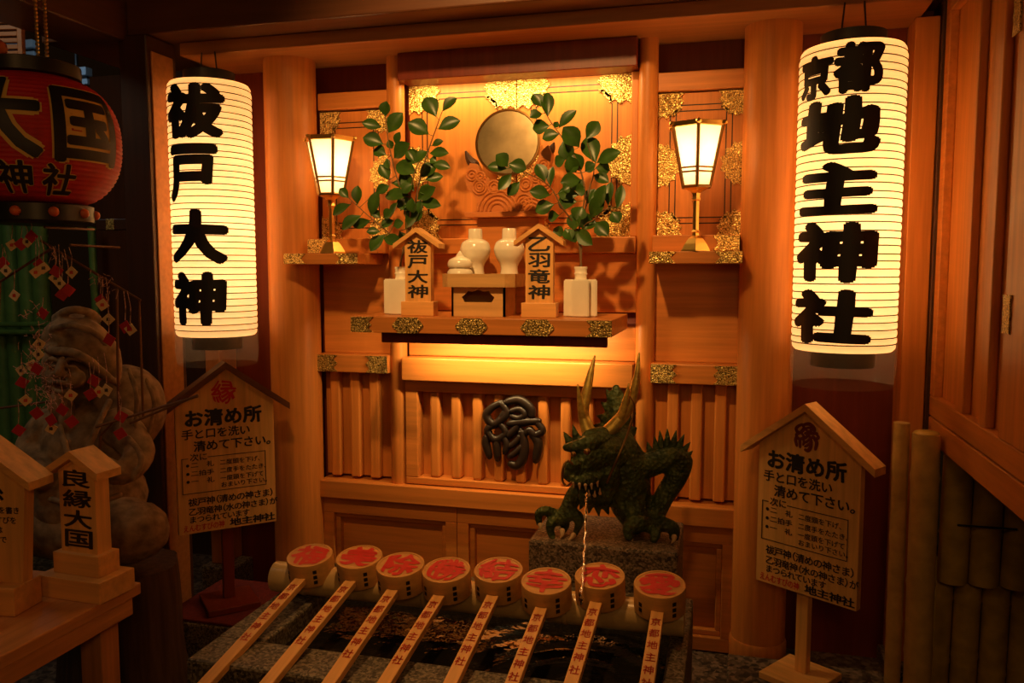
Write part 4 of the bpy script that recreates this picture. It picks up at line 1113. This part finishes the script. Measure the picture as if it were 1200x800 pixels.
b = BM(); tube(b, [Vector(p) for p in spline([(-.1, -.05, .14), (0, -.07, .17), (.08, -.08, .165), (.15, -.092, .15), (.195, -.06, .135)], 5)], .006, 7)
o = obj('dark_cord', b, ROPE); o.location = (-2.02, -1.69, .604); tag(o, 'dark braided cord lying over the rim of the wooden box', 'cord')

# ------------------------------------------------------------------ stone figure
YS = -.78
def S4(px, py, dy, r): p = at(px, py, YS + dy); return (p.x, p.y, p.z, r * mpp(px, py, YS + dy))
def SE(bm, px, py, dy, rx, ry, rz):
    k = mpp(px, py, YS + dy); ell(bm, at(px, py, YS + dy), (rx * k, ry * k, rz * k), sub=3)
tsg = thing('stone_figure', 'weathered stone seated figure in a floppy cap with a sack on its shoulder', 'statue', (-2.08, YS, .46))
def weather(bm, k=.0016):
    for v in bm.verts: v.co += Vector((1, 1, 1)) * k * mnoise.noise(v.co * 30)
    return bm
b = BM()
SE(b, 88, 379, -.02, 26, 24, 21); chain(b, [S4(64, 372, -.06, 4), S4(84, 363, -.12, 5), S4(104, 366, -.07, 5), S4(113, 374, -.02, 6)])
chain(b, [S4(58, 397, -.06, 10), S4(72, 392, -.09, 19), S4(98, 397, -.08, 24), S4(120, 417, -.05, 21), S4(134, 440, -.03, 10), S4(139, 449, -.02, 4)])
chain(b, [S4(52, 405, -.10, 4), S4(62, 411, -.17, 5), S4(82, 412, -.20, 5.5), S4(102, 421, -.185, 5.5), S4(122, 438, -.13, 5), S4(138, 450, -.04, 4)])
chain(b, [S4(60, 386, -.14, 3.5), S4(84, 381, -.185, 4), S4(108, 388, -.165, 4), S4(124, 402, -.11, 3.5)])
obj('cap', weather(fuse(b, .006, 2)), STONE, tsg, smooth='all', world=True)
b = BM()
SE(b, 80, 434, -.05, 28, 30, 40)                                                  # head
SE(b, 63, 441, -.15, 10, 10, 11); SE(b, 89, 443, -.165, 12, 10, 11)               # cheeks
chain(b, [S4(73, 420, -.18, 3.5), S4(70, 431, -.215, 5), S4(69, 437, -.225, 6)]); SE(b, 63, 438, -.205, 4, 4, 4); SE(b, 76, 439, -.205, 4, 4, 4)   # nose
for q in ([(54, 424, -.15, 2.5), (61, 420, -.18, 3.2), (68, 423, -.185, 2.4)], [(76, 423, -.185, 2.4), (85, 419, -.185, 3.2), (96, 424, -.16, 2.4)],
          [(56, 431, -.16, 2.0), (62, 429, -.178, 2.4), (67, 431, -.18, 2.0)], [(78, 431, -.185, 2.0), (85, 429, -.185, 2.4), (92, 432, -.17, 2.0)],
          [(58, 449, -.17, 2.4), (68, 447, -.205, 3.2), (74, 449, -.205, 3.2), (90, 450, -.175, 2.4)], [(62, 455, -.175, 2.6), (72, 459, -.195, 3.4), (84, 456, -.18, 2.6)]):
    chain(b, [S4(*w) for w in q], 4, 8)                                           # brows, eyelids, moustache, lip
SE(b, 72, 474, -.13, 15, 13, 20); SE(b, 78, 492, -.14, 9, 9, 14)                  # beard
SE(b, 112, 440, -.04, 6, 8, 17); SE(b, 112, 456, -.045, 5, 5, 6)                  # long ear
SE(b, 112, 524, 0, 60, 56, 64); SE(b, 105, 582, -.03, 64, 62, 52)                 # body
chain(b, [S4(140, 500, -.08, 24), S4(163, 530, -.10, 18), S4(142, 554, -.20, 15), S4(112, 542, -.25, 12)])   # arm
for (x, y) in ((104, 533), (102, 539), (103, 545), (106, 551)): chain(b, [S4(x + 8, y, -.255, 4.4), S4(x - 3, y + 1, -.28, 3.8), S4(x - 6, y + 5, -.265, 3.0)], 3, 8)   # fingers
chain(b, [S4(112, 530, -.26, 5), S4(103, 525, -.28, 3.6)], 3, 8)
chain(b, [S4(60, 500, -.05, 24), S4(38, 530, -.1, 20), S4(50, 560, -.2, 16)])
for q in ([(128, 470, -.17, 4), (112, 505, -.24, 4), (96, 545, -.27, 4), (92, 580, -.27, 4)], [(150, 512, -.17, 3.5), (166, 536, -.18, 4), (158, 560, -.20, 3.5)], [(70, 500, -.21, 4), (82, 540, -.26, 4), (92, 580, -.27, 4)], [(60, 585, -.24, 4), (100, 592, -.28, 4), (140, 580, -.22, 4)]):
    chain(b, [S4(*w) for w in q], 4, 8)                                           # robe folds
obj('figure', weather(fuse(b, .006, 2)), STONE, tsg, smooth='all', world=True)
b = BM(); chain(b, [S4(128, 462, .07, 28), S4(146, 466, .05, 40), S4(156, 486, .03, 37), S4(152, 512, .01, 26)], 6, 20)
for q in ([(150, 432, -.10, 3), (160, 462, -.11, 3.5), (158, 500, -.10, 3)], [(172, 445, -.06, 3), (181, 474, -.06, 3), (174, 508, -.06, 3)]): chain(b, [S4(*w) for w in q], 4, 8)
obj('sack', weather(fuse(b, .007, 5)), STONE, tsg, smooth='all', world=True)
b = BM(); chain(b, [S4(44, 610, -.1, 38), S4(100, 620, -.1, 41), S4(150, 622, -.1, 39), S4(163, 622, -.1, 35)], 6, 24)
for x in (120, 150): tube(b, [Vector(S4(x, 621, -.1, 1)[:3]) + Vector((0, -math.cos(a) * .1, math.sin(a) * .1)) for a in [k * math.pi / 12 - 1.6 for k in range(25)]], .008, 8)
obj('rice_bale', weather(fuse(b, .008, 3)), STONE, tsg, smooth='all', world=True)
# stump under the figure
b = BM()
cS = at(150, 720, YS)
lathe(b, [(.225, 0), (.21, .08), (.20, .2), (.20, .3), (.195, .40), (.19, .452)], 40)
for v in b.verts:
    a = math.atan2(v.co.y, v.co.x); k = 1 + .03 * math.sin(7 * a) + .02 * math.sin(13 * a + 1); v.co.x *= k; v.co.y *= k
o = obj('tree_stump', b, W_STUMP, smooth=True); o.location = (-2.08, YS - .03, 0); tag(o, 'dark weathered tree stump under the stone figure', 'stump')

# wire rack with paper charms
t = thing('charm_rack', 'thin rusty rod rack round the stone figure, hung with charms', 'rack', (-2.0, -1.0, .6))
YRk = -1.02
rods = [((48, 282, .0), (165, 352, .0)), ((0, 330, 0), (62, 290, 0)), ((137, 338, 0), (139, 492, 0)), ((163, 352, .1), (168, 488, .1)), ((112, 500, -.05), (232, 464, .1)), ((152, 496, 0), (232, 463, .1)), ((0, 478, .05), (60, 470, .1)), ((82, 287, 0), (140, 290, .2)), ((52, 266, 0), (110, 269, .25)), ((137, 490, 0), (118, 510, 0))]
for i, (p, q) in enumerate(rods):
    b = BM(); tube(b, [at(p[0], p[1], YRk + p[2]), at(q[0], q[1], YRk + q[2])], .0042, 7); obj('rod', b, ROD, t, world=True, smooth=True)
b = BM(); tube(b, [at(118, 510, YRk), (at(118, 510, YRk).x - .02, -1.03, .74)], .0042, 7)
tube(b, [at(0, 330, YRk), (at(0, 330, YRk).x - .1, YRk, .62)], .0042, 7)
obj('rod', b, ROD, t, world=True)
ch = [(32, 283, 0, 12), (14, 287, 0, 16), (7, 317, 0, 20), (17, 346, 0, 24), (51, 314, 0, 30), (42, 319, 0, 34), (70, 332, 0, 38), (84, 319, 0, 22), (65, 326, 0, 30), (120, 357, 0, 22), (127, 374, 0, 36), (153, 386, 0, 38), (46, 403, 0, 20), (37, 428, 0, 22), (45, 415, 0, 16), (116, 459, 0, 34), (125, 457, 0, 36), (83, 463, 0, 24), (60, 502, 0, 30), (30, 469, 0, 20), (25, 434, 0, 14),
      (25, 286, 1, 14), (37, 277, 1, 8), (80, 340, 1, 40), (46, 310, 1, 24), (147, 383, 1, 34), (128, 398, 1, 46), (43, 432, 1, 22), (26, 448, 1, 20), (106, 462, 1, 30), (110, 446, 1, 20), (84, 494, 1, 40), (73, 480, 1, 30), (142, 488, 1, 22), (141, 508, 1, 40), (43, 484, 1, 26), (50, 367, 1, 10), (22, 504, 1, 30), (3, 308, 1, 14), (73, 345, 1, 38), (60, 492, 1, 20), (118, 352, 1, 18), (66, 318, 1, 20)]
def near_rod(x, y):
    best = None
    for p, q in rods[:6]:
        for k in range(21):
            s = k / 20; a = (p[0] + (q[0] - p[0]) * s, p[1] + (q[1] - p[1]) * s)
            if a[1] < y and abs(a[0] - x) < 10 and (best is None or y - a[1] < best): best = y - a[1]
    return best
rr = random.Random(4)
CW = ['high on the slanting rod', 'by the left edge', 'beside the cap', 'in front of the chest', 'on the upright rod', 'near the beard']
charm_n = 0
for (x, y, k, cl) in ch:
    Yc = -1.045 - rr.uniform(0, .03) - (.06 if 40 < x < 130 and y > 395 else 0)
    c = at(x, y, Yc); s = (.0145 if k == 0 else .0155)
    if y < 350: w = 'hanging high over the stone cap' if x > 30 else 'hanging high by the left frame edge'
    elif y < 400: w = 'on the upright rod right of the cap' if x > 100 else 'beside the stone cap'
    elif x < 65: w = 'hanging left of the stone beard' if y < 475 else 'in the bundle at the figure left sleeve'
    else: w = 'on the chest of the stone figure' if y < 475 else 'hanging low before the stone figure'
    colr = 'small cream square paper charm ' if k == 0 else 'small red cloth charm '
    t = thing('paper_charm', colr + w, 'charm', c, R(rr.uniform(5, 45)), colr + w)
    b = BM(); tilt = R(45 + rr.uniform(-14, 14))
    box(b, -s, s, -.0016, .0016, -s, s, .001); b.transform(Matrix.Rotation(tilt, 4, 'Y')); obj('tag', b, CHW if k == 0 else CHR, t)
    if k == 0:
        b = BM(); put(b, '縁', 0, 0, .012, .012, .03, -.0021, stretch=True); obj('lettering', b, INKR if charm_n % 2 else INK, t, label='tiny inked character')
    b = BM(); top = s * 1.35; Lc = max(.03, cl * mpp(x, y, Yc))
    tube(b, [(0, 0, top), (.003, 0, top + Lc * .5), (rr.uniform(-.006, .006), 0, top + Lc)], .0010, 5); obj('cord', b, CORDW, t)
    charm_n += 1
b = BM()
for k in range(150):
    x = rr.gauss(56, 12); y = rr.uniform(425, 480) if k % 3 else rr.uniform(360, 440); x = x if y > 440 else rr.gauss(42, 7)
    Yc = -1.05 - rr.uniform(0, .06); p = at(x, y, Yc)
    q = p + Vector((rr.uniform(-.03, .03), rr.uniform(-.01, .01), rr.uniform(-.03, .03)))
    tube(b, [p, (p + q) / 2 + Vector((rr.uniform(-.012, .012), 0, rr.uniform(-.012, .012))), q], .0011, 4)
for k in range(36):
    x = rr.choice((66, 120, 126)) + rr.gauss(0, 7); y = 290 + (x - 60) * .55 + rr.uniform(-4, 14); p = at(x, y, -1.03)
    q = p + Vector((rr.uniform(-.02, .02), 0, rr.uniform(-.03, .015))); tube(b, [p, q], .0011, 4)
o = obj('cord_tangle', b, CORDW); tag(o, 'tangle of red and white twisted cords tied round the stone figure', 'cords', kind='stuff')

# ------------------------------------------------------------------ behind, left
t = thing('green_bamboo_fence', 'green bamboo fence behind the stone figure at the left edge', 'fence', (-3.6, .25, 0))
b = BM()
for k, (x0, x1) in enumerate(((-3, 4), (11, 21), (29, 38), (45, 54))):
    p = at(x0 + 0, 258, .25); q = at(x1 + 4, 520, .25); d = (q - p); culm(b, p + d * -.02, p + d * 2.1, .041, (.2 + .07 * k % .2, .43, .7), 18)
for k in range(3):
    p = at(-20 - 17 * k, 258, .25); culm(b, (p.x, .25, .05), (p.x, .25, 1.76), .041, (.3, .6), 18)
obj('canes', b, BAM_G, t, smooth=True, world=True)
b = BM()
for y in (380, 389): tube(b, [at(-60, y, .16), at(62, y, .16)], .014, 12)
obj('crossbars', b, BAM_G, t, smooth=True, world=True)
t = thing('bamboo_cane', 'single thin green bamboo cane against the dark wall, left of the corner post', 'cane', (-3.03, .36, 0))
b = BM(); p = at(107, 266, .36); culm(b, (p.x + .02, .36, 0), (p.x, .36, p.z), .019, (.4, .63, .85), 14); obj('culm', b, BAM_G, t, smooth=True, world=True)
t = thing('brass_capped_bracket', 'dark bracket arm with a brass end cap between the red lantern and corner post', 'bracket', at(145, 263, -.28), 0)
obj('arm', box(BM(), -.12, .06, -.02, .02, -.022, .022, .003), W_DARK, t)
obj('end_cap', box(BM(), -.072, -.03, -.022, .022, -.024, .024, .003), GOLD_P, t, label='brass end cap')
for i, (p, lab) in enumerate((((66, 78, 1.2), 'distant grey eave strip seen between the dark beams, just above the red lantern'), ((86, 90, 1.2), 'distant grey ledge seen right above the red lantern, beside the corner post'))):
    c = at(p[0] - (42 if i == 0 else 0), p[1] - (20 if i == 0 else 0), p[2])
    t = thing('eave_ledge', lab, 'ledge', c, 0)
    b = BM(); box(b, -.12, .12, -.02, .02, -.055, -.02, .004); box(b, -.12, .12, -.03, .03, .0, .05, .004); obj('ledge', b, GREY, t)
    b = BM(); box(b, -.10, .10, 0, .02, -.02, .0); obj('painted_shadow', b, BLACK, t)  # black bar stands in for the shade between the two boards
    b = BM(); tube(b, [(0, .03, .05), (0, .03, .8)], .01, 8); obj('bracket', b, BLACK, t)
